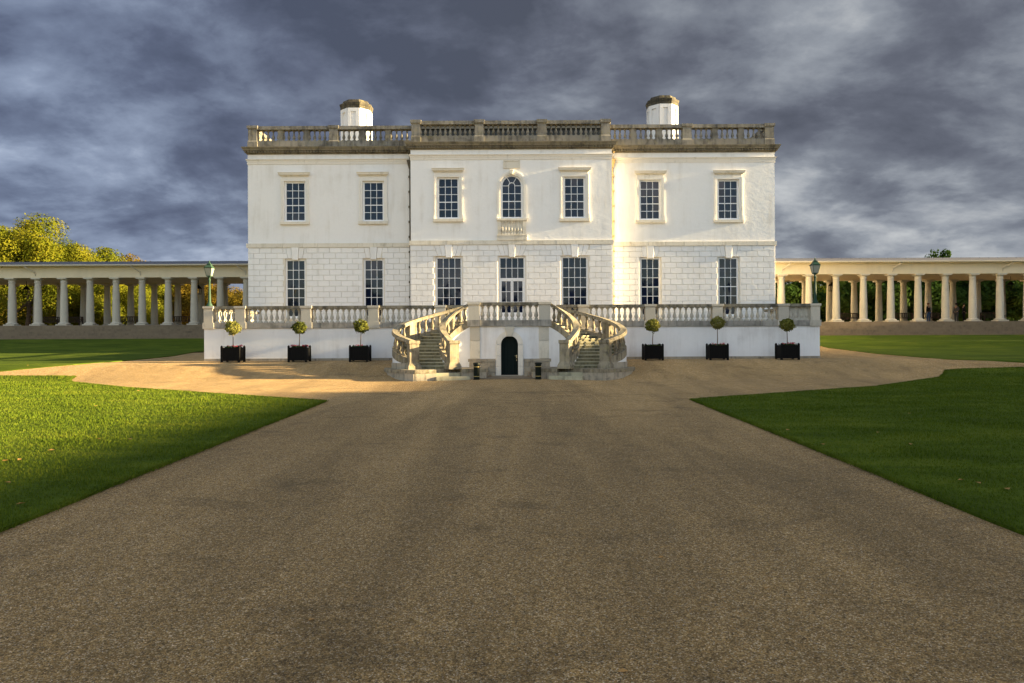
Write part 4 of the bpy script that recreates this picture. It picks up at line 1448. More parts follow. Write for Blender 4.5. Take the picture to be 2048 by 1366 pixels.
def staircase(mirror, label):
    fx = (lambda b: b.mirror(AX)) if mirror else (lambda b: b)
    mx = (lambda x: 2 * AX - x) if mirror else (lambda x: x)
    root = thing('curved_staircase', label, 'staircase', (mx(-4.2), 36.5, 0.65), 'pair of curved stairs up to the terrace')
    bl = lambda b, name, m, par=root, smooth=False: fx(b).build(name, m, par, smooth)
    N = 57
    oc, ic = catmull(OUTER, N), catmull(INNER, N)
    rail = lambda t: 2.53 + (TZ - 2.53) * t
    # steps: solid wedges between the two curves, with a paler nosing
    for k in range(NST):
        i0 = round((N - 1) * k / NST); i1 = round((N - 1) * (k + 1) / NST)
        z = PLAT + (3.42 - PLAT) * (k + 1) / NST
        poly = [oc[i] for i in range(i0, i1 + 1)] + [ic[i] for i in range(i1, i0 - 1, -1)]
        st = bl(MB().prism_xy(poly, 0.55, z - 0.045), 'step', 'step')
        dv = (Vector(oc[i1]) + Vector(ic[i1]) - Vector(oc[i0]) - Vector(ic[i0])).normalized() * 0.035
        poly = [(oc[i0][0] - dv.x, oc[i0][1] - dv.y)] + [oc[i] for i in range(i0, i1 + 1)] + [ic[i] for i in range(i1, i0 - 1, -1)] + [(ic[i0][0] - dv.x, ic[i0][1] - dv.y)]
        bl(MB().prism_xy(poly, z - 0.044, z), 'nosing', 'nosing', st)
    for crv, nm, nb, gap in ((oc, 'outer', 17, None), (ic, 'inner', 9, None)):
        T = [i / (N - 1) for i in range(N)]
        br = bl(MB().sweep(crv, [max(0.6, rail(t) - 1.26) for t in T], [rail(t) - 0.90 for t in T], 0.165), 'stair_balustrade', 'stair', root, True)
        bl(MB().sweep(crv, [rail(t) - 0.17 for t in T], [rail(t) - 0.05 for t in T], 0.185), 'coping', 'stair', br, True)
        bl(MB().sweep(crv, [rail(t) - 0.048 for t in T], [rail(t) for t in T], 0.15), 'handrail', 'stair', br, True)
        bl(MB().sweep(crv, [0.35 for t in T], [max(0.61, rail(t) - 1.262) for t in T], 0.15), 'stair_wall', 'terrace_white')
        bl(MB().sweep(crv[:N // 2], [0.35] * (N // 2), [1.45] * (N // 2), 0.20), 'stair_plinth', 'base')
        for i in range(nb):
            t = 0.075 + 0.90 * (i + 0.5) / nb
            if nm == 'outer' and abs(t - 0.56) < 0.03:
                continue
            x = float(np.interp(t, T, [q[0] for q in crv])); y = float(np.interp(t, T, [q[1] for q in crv]))
            o = place('baluster', BAL_S, br, (mx(x), y, rail(t) - 0.90))
        if nm == 'outer':          # pier half way up the outer rail
            i = round(0.56 * (N - 1))
            seg = crv[i - 2:i + 3]
            tt = T[i - 2:i + 3]
            bl(MB().sweep(seg, [rail(t) - 0.9 for t in tt], [rail(t) - 0.16 for t in tt], 0.165), 'rail_pier', 'stair', br)
    # newel piers at the foot
    for cx, cy in ((-4.76, 34.62), (-2.84, 34.62)):
        b = MB().frustum(0, 0, PLAT, PLAT + 0.14, 0.33, 0.31, 0.32, 0.30).frustum(0, 0, PLAT + 0.14, PLAT + 0.34, 0.32, 0.30, 0.235, 0.22)
        b.box(-.235, .235, -.22, .22, PLAT + 0.34, 2.36).frustum(0, 0, 2.36, 2.40, .235, .22, .27, .255).box(-.27, .27, -.255, .255, 2.40, 2.54)
        ca, sa = math.cos(R(26)), math.sin(R(26))
        b.v = [(cx + x * ca - y * sa, cy + x * sa + y * ca, z) for x, y, z in b.v]
        bl(b, 'newel_pier', 'stair')
    # platform under the flight with three steps cut into its slanting front
    Fp, Bp = Vector((-4.53, 33.42)), Vector((-1.26, 35.0))
    u = (Bp - Fp).normalized(); nrm = Vector((-u.y, u.x))
    n0, n1 = Fp + u * 1.05, Fp + u * 2.35
    curve = [(-5.05, 33.85), (-5.6, 34.45), (-6.1, 35.3), (-6.4, 36.2), (-6.42, 37.0), (-6.1, 37.9), (-5.6, 38.5)]
    def outline(off, dep):
        e = [Fp - nrm * off, n0 - nrm * off, n0 + nrm * dep, n1 + nrm * dep, n1 - nrm * off, Bp - nrm * off + u * off]
        return [q[:] for q in e] + [(-1.26 + off, 37.05), (-2.3, 37.05), (-2.3, 39.9)] + [(x - off, y) for x, y in curve[::-1]]
    bl(MB().prism_xy(outline(0, 0.62), 0.2, PLAT - 0.17), 'platform', 'base')
    # top course in separate stones is one ring of paving
    bl(MB().prism_xy(outline(0.04, 0.60), PLAT - 0.165, PLAT), 'platform_paving', 'stair')
    for z, d0, d1 in ((0.83, -0.22, 0.20), (1.0, 0.16, 0.63)):
        a, c = n0 + u * (0.01 if d0 > 0 else -0.05), n1 - u * (0.01 if d0 > 0 else -0.35)
        bl(MB().prism_xy([(a + nrm * d0)[:], (c + nrm * d0)[:], (c + nrm * d1)[:], (a + nrm * d1)[:]], 0.3, z), 'foot_step', 'nosing')
    # joints: the riser blocks of the platform front
    def front_blocks(p, q, n):
        d = (q - p) / n
        dn = d.normalized(); nn = Vector((-dn.y, dn.x))
        for i in range(n):
            a, c = p + d * i + dn * 0.006, p + d * (i + 1) - dn * 0.006
            bl(MB().prism_xy([(a - nn * .022)[:], (c - nn * .022)[:], (c + nn * .02)[:], (a + nn * .02)[:]], 0.3, PLAT - 0.172), 'riser_block', 'base')
    front_blocks(Fp + u * 0.03, n0 - u * 0.06, 2)
    front_blocks(n1 + u * 0.36, Bp, 2)
    front_blocks(Vector(curve[0]), Fp - u * 0.02, 1)
    front_blocks(Vector(curve[2]), Vector(curve[0]), 2)
    return root


staircase(False, 'left curved stone staircase with its newel faces in golden sun')
staircase(True, 'right curved stone staircase, mostly in shade')


# ================================================================== PLANTERS
def foliage_ball(name, r, n, seed, m, size, squash=1.0):
    g = np.random.default_rng(seed)
    d = g.normal(size=(n, 3)); d /= np.linalg.norm(d, axis=1)[:, None]
    lump = 1 + 0.13 * np.sin(d[:, 0] * 5 + seed) * np.cos(d[:, 2] * 4 + seed * 2) + 0.06 * np.sin(d[:, 1] * 9 + seed)
    rad = r * (0.62 + 0.38 * g.random(n) ** 0.45) * lump * (1 + 0.14 * (g.random(n) > 0.92))
    c = d * rad[:, None] * np.array([1, 1, squash])
    return leaf_quads(name, c, d, size * (0.6 + 0.8 * g.random(n)), g, m)


def leaf_quads(name, c, outw, s, g, m, spread=0.9):
    n = len(c)
    nr = outw + spread * g.normal(size=(n, 3))
    nr /= np.linalg.norm(nr, axis=1)[:, None]
    t = np.cross(nr, g.normal(size=(n, 3)))
    t /= np.linalg.norm(t, axis=1)[:, None] + 1e-9
    bt_ = np.cross(nr, t)
    s = s[:, None]
    v = np.empty((n, 4, 3), np.float32)
    v[:, 0] = c - t * s
    v[:, 1] = c + bt_ * s * 0.5 - t * s * 0.1
    v[:, 2] = c + t * s
    v[:, 3] = c - bt_ * s * 0.5 + t * s * 0.1
    return soup(name, v.reshape(-1, 3), 4, m)


def planter_proto():
    b = thing('planter_box', '', 'planter')
    for sx in (-1, 1):
        for sy in (-1, 1):
            x, y = sx * 0.46, sy * 0.38
            MB().box(x - .05, x + .05, y - .05, y + .05, 0, 0.84).frustum(x, y, .84, .90, .05, .05, .02, .02).build('post', 'black', b)
    for sy in (-1, 1):
        y = sy * 0.38
        pn = MB().box(-.41, .41, y - .02, y + .02, .10, .76).build('panel', 'black', b)
        MB().box(-.41, .41, y - .035, y + .035, .08, .16).build('rail', 'black', pn)
        MB().box(-.41, .41, y - .035, y + .035, .70, .79).build('rail', 'black', pn)
        for i in range(6):
            x = -.41 + .82 * (i + .5) / 6
            MB().box(x - .062, x + .062, y - .027, y + .027, .165, .695).build('slat', 'black', pn)
    for sx in (-1, 1):
        x = sx * 0.46
        pn = MB().box(x - .02, x + .02, -.33, .33, .10, .76).build('panel', 'black', b)
        MB().box(x - .035, x + .035, -.33, .33, .08, .16).build('rail', 'black', pn)
        MB().box(x - .035, x + .035, -.33, .33, .70, .79).build('rail', 'black', pn)
    MB().box(-.43, .43, -.35, .35, .12, .74).build('soil', 'soil', b)
    return b


def flower_mesh(seed, red):
    g = np.random.default_rng(seed)
    n = 260
    c = np.stack([(g.random(n) - .5) * .84, (g.random(n) - .5) * .68, 0.76 + 0.09 * g.random(n)], 1)
    leaves = leaf_quads('leaves', c, np.tile([0, 0, 1.0], (n, 1)), 0.035 + 0.03 * g.random(n), g, 'flowerleaf')
    k = red
    clus = np.stack([(g.random(14) - .5) * .78, (g.random(14) - .5) * .6, 0.84 + 0.06 * g.random(14)], 1)
    c = clus[g.integers(0, 14, k)] + g.normal(size=(k, 3)) * np.array([.035, .035, .022])
    petals = leaf_quads('petals', c, np.tile([0, 0, 1.0], (k, 1)), 0.018 + 0.016 * g.random(k), g, 'petal')
    return leaves, petals


proto = planter_proto()
PL = [  # x, red petals, crown z, crown radius, labels
    (-15.05, 320, 3.28, .46, 'outermost left planter', 'far left end of the terrace wall'),
    (-11.47, 460, 3.27, .41, 'middle planter of the left three', 'middle of the left terrace wall'),
    (-8.19, 120, 3.33, .45, 'left planter nearest the stairs', 'left wall next to the stairs'),
    (7.59, 12, 3.30, .43, 'right planter nearest the stairs', 'right wall next to the stairs'),
    (11.07, 150, 3.42, .42, 'middle planter of the right three', 'middle of the right terrace wall'),
    (14.85, 300, 3.32, .42, 'outermost right planter', 'far right end of the terrace wall'),
]
for i, (x, red, cz, cr, who, where) in enumerate(PL):
    y = 38.85
    gz = ground_z(x, y - 0.35)
    o = proto if i == 0 else copy_tree(proto)
    o.location = (x, y, gz)
    tag(o, 'black wooden box, ' + who + (', with hardly any flowers' if red < 20 else ', with red flowers in it'), 'planter', 'black planter boxes along the terrace wall')
    lv, pt = flower_mesh(40 + i, red)
    fl = thing('bedding_flowers', ('low green plants' if red < 20 else 'red flowers and green leaves') + ' filling the ' + who, 'flowers', (x, y, gz + 0.75), 'bedding plants in the planter boxes')
    for nm, me in (('leaves', lv), ('petals', pt)):
        q = bpy.data.objects.new(nm, me); C.objects.link(q); q.parent = fl; q.location = (0, 0, -0.75)
    tr = thing('topiary_tree', 'small ball topiary tree standing in the ' + who, 'topiary', (x, y, gz + 0.74), 'clipped ball trees in the planters')
    hz = cz - gz - 0.74
    r = random.Random(i)
    tr.rotation_euler = (R(r.uniform(-1.5, 1.5)), R(r.uniform(-2.2, 2.2)), r.uniform(0, 6))
    o.rotation_euler.z = fl.rotation_euler.z = R(r.uniform(-1.6, 1.6))
    q = MB().tube([(0, 0, -0.02), (r.uniform(-.02, .02), 0, hz * .3), (r.uniform(-.03, .03), r.uniform(-.02, .02), hz * .65), (0, 0, hz)], 0.026, 0.017, 7).mesh('stem', 'stem')
    q = bpy.data.objects.new('stem', q); C.objects.link(q); q.parent = tr
    q = bpy.data.objects.new('crown', foliage_ball('crown', cr * 0.87, 1000, 60 + i, 'leaf_bay', 0.058, 0.9)); C.objects.link(q); q.parent = tr; q.location = (0, 0, hz)


# ================================================================== LAMP POSTS
def lamp_post(loc, m, label):
    o = thing('lamp_post', label, 'lamp post', loc, 'lamp posts on the terrace corners')
    mk = lambda b, nm, mm, par=o, sm=True: b_place(b, nm, mm, par, sm)
    def b_place(b, nm, mm, par, sm):
        q = bpy.data.objects.new(nm, b.mesh(nm, mm, sm)); C.objects.link(q); q.parent = par
        return q
    mk(MB().lathe([(.22, 0), (.22, .05), (.17, .08), (.16, .14), (.12, .19), (.095, .24)], seg=12), 'base', m)
    mk(MB().lathe([(.095, .24), (.075, .9), (.06, 1.50), (.085, 1.54), (.085, 1.60), (.05, 1.64), (.045, 1.70), (.10, 1.74), (.12, 1.77)], seg=12), 'pole', m)
    ln = mk(MB().frustum(0, 0, 1.77, 1.82, .13, .13, .15, .15).frustum(0, 0, 2.26, 2.30, .25, .25, .27, .27).frustum(0, 0, 2.30, 2.48, .25, .25, .11, .11)
            .frustum(0, 0, 2.48, 2.52, .13, .13, .13, .13).frustum(0, 0, 2.52, 2.60, .09, .09, .05, .05).lathe([(.04, 2.60), (.055, 2.64), (.02, 2.70), (.012, 2.76)], seg=8), 'lantern', m, o, False)
    for sx in (-1, 1):
        for sy in (-1, 1):
            mk(MB().tube([(sx * .14, sy * .14, 1.80), (sx * .24, sy * .24, 2.27)], 0.014, seg=4), 'lantern_bar', m, ln, False)
    for k in range(4):
        b = MB(); a = k * math.pi / 2
        vs = []
        for d in (0, 0.006):
            for u, z, rr in ((-.13, 1.82, .135), (.13, 1.82, .135), (.23, 2.26, .232), (-.23, 2.26, .232)):
                rr -= d
                vs.append((math.cos(a) * rr - math.sin(a) * u, math.sin(a) * rr + math.cos(a) * u, z))
        b.add(vs, [(0, 1, 2, 3), (7, 6, 5, 4), (0, 1, 5, 4), (1, 2, 6, 5), (2, 3, 7, 6), (3, 0, 4, 7)])
        mk(b, 'pane', 'lglass', ln, False)
    o.scale = (0.86, 0.86, 0.94)
    return o


lamp_post((-16.87, YT + 0.18, TZ + 0.004), 'verd', 'pale verdigris green lamp post on the left terrace corner')
lamp_post((16.93, YT + 0.18, TZ + 0.004), 'green', 'dark green lamp post on the right terrace corner')


# ================================================================== LITTER BINS
def litter_bin(loc, label):
    o = thing('litter_bin', label, 'bin', loc, 'litter bins beside the door')
    o.scale = (0.95, 0.95, 0.86)
    for b, nm, m in ((MB().lathe([(.165, 0), (.165, .05), (.15, .06), (.155, .84), (.16, .86)], seg=14), 'body', 'bin'),
                     (MB().lathe([(.185, .84), (.185, .90), (.175, .93), (.10, .95)], seg=14), 'lid', 'bin'),
                     (MB().lathe([(.158, .70), (.161, .705), (.161, .725), (.158, .73)], seg=14), 'band', 'gold'),
                     (MB().lathe([(.155, .17), (.158, .175), (.158, .195), (.155, .20)], seg=14), 'band', 'gold')):
        q = bpy.data.objects.new(nm, b.mesh(nm, m, True)); C.objects.link(q); q.parent = o
    return o


litter_bin((-1.70, 34.45, 0.662), 'black cylindrical bin with gilt bands left of the door')
litter_bin((1.25, 34.45, 0.662), 'black cylindrical bin with gilt bands right of the door')


# ================================================================== COLONNADES
CF, CTOP = 3.98, 7.94              # floor and top of the columns
YF, YR = 60.0, 66.4


def col_mesh():
    h = CTOP - CF
    sh = MB().lathe([(.305, .26), (.302, .8), (.295, h * .35), (.27, h * .62), (.235, h - .50), (.245, h - .42), (.275, h - .40), (.275, h - .37), (.245, h - .35), (.245, h - .22)], seg=20).mesh('column', 'col', True)
    ba = MB().box(-.45, .45, -.45, .45, 0, .10).lathe([(.43, .10), (.46, .15), (.43, .20), (.36, .22), (.335, .265)], seg=20).mesh('column_base', 'col', True)
    ca = MB().lathe([(.25, h - .225), (.27, h - .20), (.33, h - .12), (.35, h - .11)], seg=20).box(-.37, .37, -.37, .37, h - .11, h).mesh('capital', 'col', True)
    return sh, ba, ca


COLM = col_mesh()


def column(par, x, y):
    s = place('column', COLM[0], par, (x, y, CF))
    for nm, me in (('column_base', COLM[1]), ('capital', COLM[2])):
        q = bpy.data.objects.new(nm, me); C.objects.link(q); q.parent = s


def colonnade(s, first, pitch, n, label):
    o = thing('colonnade', label, 'colonnade', (s * 38, 63, CF), 'colonnades running out from the sides of the house')
    for i in range(n):
        column(o, s * (first + pitch * i), YF)
        column(o, s * (first + pitch * i), YR)
    xa, xb = s * 17.6, s * (first + pitch * n)
    x0, x1 = min(xa, xb), max(xa, xb)
    for nm, y in (('front_beam', YF), ('rear_beam', YR)):
        MB().box(x0, x1, y - .30, y + .30, CTOP + 0.002, CTOP + .38).box(x0, x1, y - .26, y + .26, CTOP + .38, CTOP + .90).build(nm, 'entab', o)
    MB().box(x0, x1, YF + .26, YR - .26, CTOP + .05, CTOP + .15).build('ceiling', 'entab', o)
    MB().box(x0, x1, YF - .75, YR + .75, CTOP + .90, CTOP + .97).build('eaves', 'entab', o)
    rf = MB().add([(x0, YF - .80, 8.93), (x1, YF - .80, 8.93), (x1, 63.2, 9.55), (x0, 63.2, 9.55), (x1, YR + .80, 8.93), (x0, YR + .80, 8.93),
                   (x0, YF - .80, 8.99), (x1, YF - .80, 8.99), (x1, 63.2, 9.61), (x0, 63.2, 9.61), (x1, YR + .80, 8.99), (x0, YR + .80, 8.99)],
                  [(0, 1, 2, 3), (3, 2, 4, 5), (6, 9, 8, 7), (9, 11, 10, 8), (0, 6, 7, 1), (5, 4, 10, 11), (0, 3, 9, 6), (3, 5, 11, 9), (1, 7, 8, 2), (2, 8, 10, 4)]).build('roof', 'slate', o)
    b = MB()
    k = int((x1 - x0) / 0.8)
    for i in range(k):
        x = x0 + (x1 - x0) * (i + .5) / k
        b.lathe([(.11, -.36), (.12, .36)], x, 63.2, 9.60, 6) if False else b.frustum(x, 63.2, 9.58, 9.66, .38, .14, .36, .08)
    q = b.build('ridge_tiles', 'slate', rf); q['kind'] = 'stuff'
    MB().box(x0, x1, YF - .90, YF - .805, 8.88, 8.98).build('gutter', 'gutter', o)
    for i in range(5):
        x = s * (first + pitch * (1.2 + 4.02 * i))
        if abs(x) < abs(xb):
            MB().tube([(x, YF - .84, 8.88), (x - s * 0.0, YF - .84, 8.78), (x - 0.5 * (1 if s > 0 else -1), YF - .36, 8.40), (x - 0.5 * (1 if s > 0 else -1), YF - .30, 8.1)], 0.045).build('downpipe', 'gutter', o)
    # stone steps, each course in long stones near enough to tell apart
    ns = 7
    for k in range(ns):
        z1 = CF - 0.002 - (CF - 2.78) * k / ns
        y0 = YF - .62 - 0.36 * k
        r = random.Random(100 + k)
        x = x0
        while x < x1:
            ln = r.uniform(1.6, 2.6)
            c = min(x1, x + ln)
            MB().box(x + 0.004, c - 0.004, y0 + r.uniform(-.01, .01), y0 + 0.37 if k else YF + 0.5, 2.5, z1 - r.uniform(0, .004)).build('step_stone', 'colstep', o)
            x = c
    MB().box(x0, x1, YF + .5, YR + .8, 2.5, CF - 0.004).build('paving', 'colstep', o)
    return o


colonnade(-1, 19.95, 2.17, 18, 'left white colonnade with its columns in shade before golden trees')
colonnade(1, 20.2, 2.275, 18, 'right colonnade with sunlit columns near the house')


def hang_lantern(x, y, label):
    o = thing('hanging_lantern', label, 'lantern', (x, y, CTOP + .05), 'black lanterns under the colonnade roofs')
    for b, nm in ((MB().tube([(0, 0, 0), (0, 0, -.45)], 0.02), 'rod'), (MB().lathe([(.05, -.42), (.10, -.50), (.30, -.72), (.30, -.75)], seg=10), 'hood'),
                  (MB().tube([(-.2, -.2, -.75), (-.16, -.16, -1.2)], .018).tube([(.2, -.2, -.75), (.16, -.16, -1.2)], .018).tube([(-.2, .2, -.75), (-.16, .16, -1.2)], .018).tube([(.2, .2, -.75), (.16, .16, -1.2)], .018).box(-.18, .18, -.18, .18, -1.23, -1.19), 'cage')):
        q = bpy.data.objects.new(nm, b.mesh(nm, 'black')); C.objects.link(q); q.parent = o


for x, lb in ((-42.6, 'black lantern hanging near the far left end of the left colonnade'), (-27.5, 'black lantern hanging in the left colonnade behind the lamp post'),
              (28.1, 'black lantern hanging in the right colonnade nearest the house'), (43.8, 'black lantern hanging at the far right end of the right colonnade')):
    hang_lantern(x, 63.2, lb)


def bench():
    o = thing('bench', '', 'bench')
    mk = lambda b, nm: place(nm, b.mesh(nm, 'wood'), o)
    for i in range(4):
        mk(MB().box(-.95, .95, -.25 + .125 * i, -.15 + .125 * i, .42, .45), 'seat_slat')
    for sx in (-1, 1):
        mk(MB().box(sx * .9 - .04, sx * .9 + .04, -.28, -.20, 0, .64), 'leg')
        mk(MB().box(sx * .9 - .04, sx * .9 + .04, .24, .32, 0, .95), 'leg')
        mk(MB().box(sx * .9 - .045, sx * .9 + .045, -.30, .26, .64, .69), 'armrest')
    bk = mk(MB().box(-.86, .86, .25, .31, .88, .95).box(-.86, .86, .25, .31, .50, .55), 'backrest')
    for i in range(11):
        x = -.78 + 1.56 * i / 10
        mk2 = place('back_slat', MB().box(x - .035, x + .035, .265, .295, .55, .88).mesh('back_slat', 'wood'), bk)
    return o


bp = bench()
BN = [(-42.0, 65.3, 'bench near the left picture edge, dark against the trees'), (-40.0, 65.3, 'dark bench second from the left edge of the colonnade'),
      (-34.8, 65.2, 'dark bench with its slatted back between two left columns'), (-30.1, 65.3, 'dark bench nearest the lamp post in the left colonnade'),
      (30.4, 65.0, 'dark bench in the right colonnade nearest the house'), (35.6, 65.3, 'dark bench half hidden behind the third right column'),
      (38.0, 65.3, 'dark bench behind the man in the blue jeans'), (43.6, 65.3, 'dark bench near the right picture edge')]
for i, (x, y, lb) in enumerate(BN):
    o = bp if i == 0 else copy_tree(bp)
    o.location = (x, y, CF - 0.003)
    tag(o, lb, 'bench', 'wooden benches in the colonnades')


# ================================================================== PEOPLE
def skin(name, joints, edges, m, parent=None, sub=1):
    me = bpy.data.meshes.new(name)
    me.from_pydata([j[:3] for j in joints], edges, [])
    o = bpy.data.objects.new(name, me)
    C.objects.link(o)
    me.materials.append(M[m])
    md = o.modifiers.new('skin', 'SKIN')
    for i, j in enumerate(joints):
        rr = j[3] if isinstance(j[3], tuple) else (j[3], j[3])
        me.skin_vertices[0].data[i].radius = rr
    me.skin_vertices[0].data[0].use_root = True
    md.use_smooth_shade = True
    o.modifiers.new('subdivision', 'SUBSURF').levels = sub
    o.modifiers['subdivision'].render_levels = sub
    if parent:
        o.parent = parent
    return o


def person(loc, rz, label, top, legs, hair, arm=0.0):
    root = thing('person', label, 'person', loc, None)
    J = [(0, 0, .95, (.12, .09)), (0, 0, 1.15, (.125, .085)), (0, 0, 1.40, (.13, .09)), (0, 0, 1.50, .05), (0, -.01, 1.56, .06), (0, -.015, 1.63, (.078, .09)), (0, -.01, 1.69, (.06, .07)),
         (.17, 0, 1.41, .05), (.24, .01, 1.14, .04), (.25, -.07 - arm, .90 + arm, .032), (.25, -.09 - arm, .83 + arm, .03),
         (-.17, 0, 1.41, .05), (-.24, .01, 1.14, .04), (-.25, -.06, .90, .032), (-.25, -.08, .83, .03),
         (.10, 0, .88, .085), (.11, -.01, .50, .055), (.12, .02, .09, .04), (.13, -.10, .04, .035),
         (-.10, 0, .88, .085), (-.12, .01, .50, .055), (-.13, .03, .09, .04), (-.14, -.09, .04, .035)]
    E = [(0, 1), (1, 2), (2, 3), (3, 4), (4, 5), (5, 6), (2, 7), (7, 8), (8, 9), (9, 10), (2, 11), (11, 12), (12, 13), (13, 14), (0, 15), (15, 16), (16, 17), (17, 18), (0, 19), (19, 20), (20, 21), (21, 22)]
    body = skin('body', J, E, 'skin', root)
    g = lambda r, k: tuple(q * k for q in r) if isinstance(r, tuple) else r * k
    ji = [1, 2, 3, 0, 7, 8, 9, 11, 12, 13]
    jm = {a: i for i, a in enumerate(ji)}
    J2 = [(*J[a][:3], g(J[a][3], 1.32 if a != 3 else 1.15)) for a in ji]
    skin('jacket', J2, [(jm[a], jm[c]) for a, c in E if a in jm and c in jm], top, root)
    ji = [0, 15, 16, 17, 19, 20, 21]
    jm = {a: i for i, a in enumerate(ji)}
    J3 = [(*J[a][:3], g(J[a][3], 1.25)) for a in ji]
    skin('trousers', J3, [(jm[a], jm[c]) for a, c in E if a in jm and c in jm], legs, root)
    for s in (17, 21):
        q = MB().frustum(J[s][0], -.05, 0, .08, .055, .15, .045, .12).mesh('shoe', 'black')
        q = bpy.data.objects.new('shoe', q); C.objects.link(q); q.parent = root
    q = MB().lathe([(.03, 1.775), (.075, 1.765), (.098, 1.72), (.10, 1.66), (.085, 1.60)], 0, .012, 0, 10).mesh('hair', hair, True)
    q = bpy.data.objects.new('hair', q); C.objects.link(q); q.parent = root
    root.rotation_euler.z = rz
    return root


person((37.2, 64.3, CF), R(25), 'man in a black jacket and blue jeans standing in the right colonnade', 'jacket', 'jean', 'hairred')
person((40.0, 64.8, CF), R(-70), 'person in pale grey clothes standing in the shade of the right colonnade', 'greycloth', 'greycloth', 'hairdark', 0.12)
person((40.75, 64.9, CF), R(80), 'person dressed all in black facing the one in grey', 'jacket', 'jacket', 'hairdark')


# ================================================================== TREES
def crown_mesh(name, m, seed, rx, rz, lobes, n, size, low=-0.9):
    """leaf clumps on many small lobes: uneven outline, gaps and depth"""
    g = np.random.default_rng(seed)
    L = []
    while len(L) < lobes:
        d = g.normal(size=3); d /= np.linalg.norm(d)
        if d[2] < low:
            continue
        k = 0.35 + 0.62 * g.random() ** 0.6
        taper = 1 - 0.25 * max(0, d[2])
        L.append((d * k * np.array([rx * taper, rx * taper, rz]), rx * (0.20 + 0.18 * g.random())))
    cs, outs = [], []
    per = n // lobes
    for c, r in L:
        d = g.normal(size=(per, 3)); d /= np.linalg.norm(d, axis=1)[:, None]
        rad = r * (0.45 + 0.6 * g.random(per) ** 0.5)
        cs.append(c + d * rad[:, None] * np.array([1, 1, .8])); outs.append(d)
    c = np.concatenate(cs); d = np.concatenate(outs)
    return leaf_quads(name, c, d, size * (0.55 + 0.9 * g.random(len(c))), g, m, 0.38), [q[0] for q in L]


def trunk_mesh(h, r, limbs, seed, m='bark'):
    g = random.Random(seed)
    b = MB()
    b.tube([(0, 0, -0.3), (g.uniform(-.1, .1), g.uniform(-.1, .1), h * .4), (g.uniform(-.2, .2), g.uniform(-.2, .2), h * .8), (0, 0, h * 1.15)], r, r * .45, 8)
    for q in limbs:
        z0 = h * g.uniform(.65, 1.05)
        e = (q[0] * .8, q[1] * .8, h + q[2] * .85)
        b.tube([(0, 0, z0), (e[0] * .45, e[1] * .45, z0 + (e[2] - z0) * .4), e], r * .38, r * .08, 5)
    return b.mesh('trunk', m, True)


KIND = {}
for nm, m, seed, rx, rz, lobes, n, size in (('gold', 'leaf_gold', 11, 6.2, 6.6, 80, 52000, 0.125), ('gold2', 'leaf_gold', 12, 5.2, 5.0, 64, 38000, 0.125), ('autumn', 'leaf_autumn', 13, 4.6, 4.2, 54, 30000, 0.125),
                                            ('dark', 'leaf_dark', 14, 5.2, 4.6, 46, 8500, 0.26), ('dark2', 'leaf_dark', 15, 4.4, 3.9, 40, 7500, 0.25)):
    cm, L = crown_mesh('crown', m, seed, rx, rz, lobes, n, size)
    KIND[nm] = (cm, trunk_mesh(rz * 0.85, 0.36, L[:9], seed), rz)


def tree(kind, x, y, h, label, group, sx=1.0, rot=0.0, drop=0.0):
    """h: height of the top over the ground; drop lowers the crown onto the ground (bushy trees)"""
    cm, tm, rz = KIND[kind]
    k = h / (rz * 1.95 + rz * 0.85 * (1 - drop))
    o = thing('tree', label, 'tree', (x, y, 2.78 if y > 56 else ground_z(x, y)), group)
    t = bpy.data.objects.new('trunk', tm); C.objects.link(t); t.parent = o
    c = bpy.data.objects.new('crown', cm); C.objects.link(c); c.parent = o
    hz = rz * 0.85 * (1 - drop) + rz * 0.95
    c.location = (0, 0, hz * k)
    c.scale = (k * sx, k * sx, k)
    t.scale = (k, k, (hz / (rz * 1.15)) * k * 0.75)
    o.rotation_euler.z = rot
    return o


LT = [  # left of the house, behind the colonnade; each stands clear of its neighbours' shade
    ('gold', -57.8, 86, 15.0, 1.1, 0.5, 'tallest golden green tree above the left colonnade, cut by the picture edge'),
    ('gold', -60.0, 96, 13.6, 1.0, 0.5, 'golden green tree beside the tallest one, its top sloping down right'),
    ('gold2', -58.5, 104, 13.3, 1.0, 0.5, 'yellow green tree rising above the colonnade roof right of the tall pair'),
    ('autumn', -59.5, 111, 12.9, 1.1, 0.5, 'russet tree rising just above the colonnade roof'),
    ('autumn', -33.0, 87, 5.8, 1.1, 0.9, 'small brown orange tree behind the columns next to the house'),
    ('autumn', -37.7, 94, 7.0, 1.1, 0.88, 'orange tree just right of the lamp post behind the left colonnade'),
    ('autumn', -43.3, 101, 8.6, 1.15, 0.88, 'orange brown tree just left of the lamp post behind the left colonnade'),
    ('gold2', -50.5, 108, 9.6, 1.2, 0.88, 'yellow green tree far behind the middle of the left colonnade'),
    ('autumn', -56.0, 116, 10.5, 1.3, 0.88, 'orange tree far behind the left colonnade, in the sixth gap'),
    ('gold2', -47.0, 87.5, 7.6, 1.1, 0.88, 'bright green bushy tree between the middle left columns'),
    ('gold2', -53.0, 91, 8.6, 1.05, 0.88, 'yellow green bushy tree between the far left columns'),
    ('gold2', -67.5, 92, 15.0, 1.2, 0.5, 'golden tree beyond the left picture edge'),
]
for i, (k, x, y, h, sx, dr_, lb) in enumerate(LT):
    tree(k, x, y, h, lb, 'autumn trees behind the left colonnade', sx, i * 1.7, dr_)
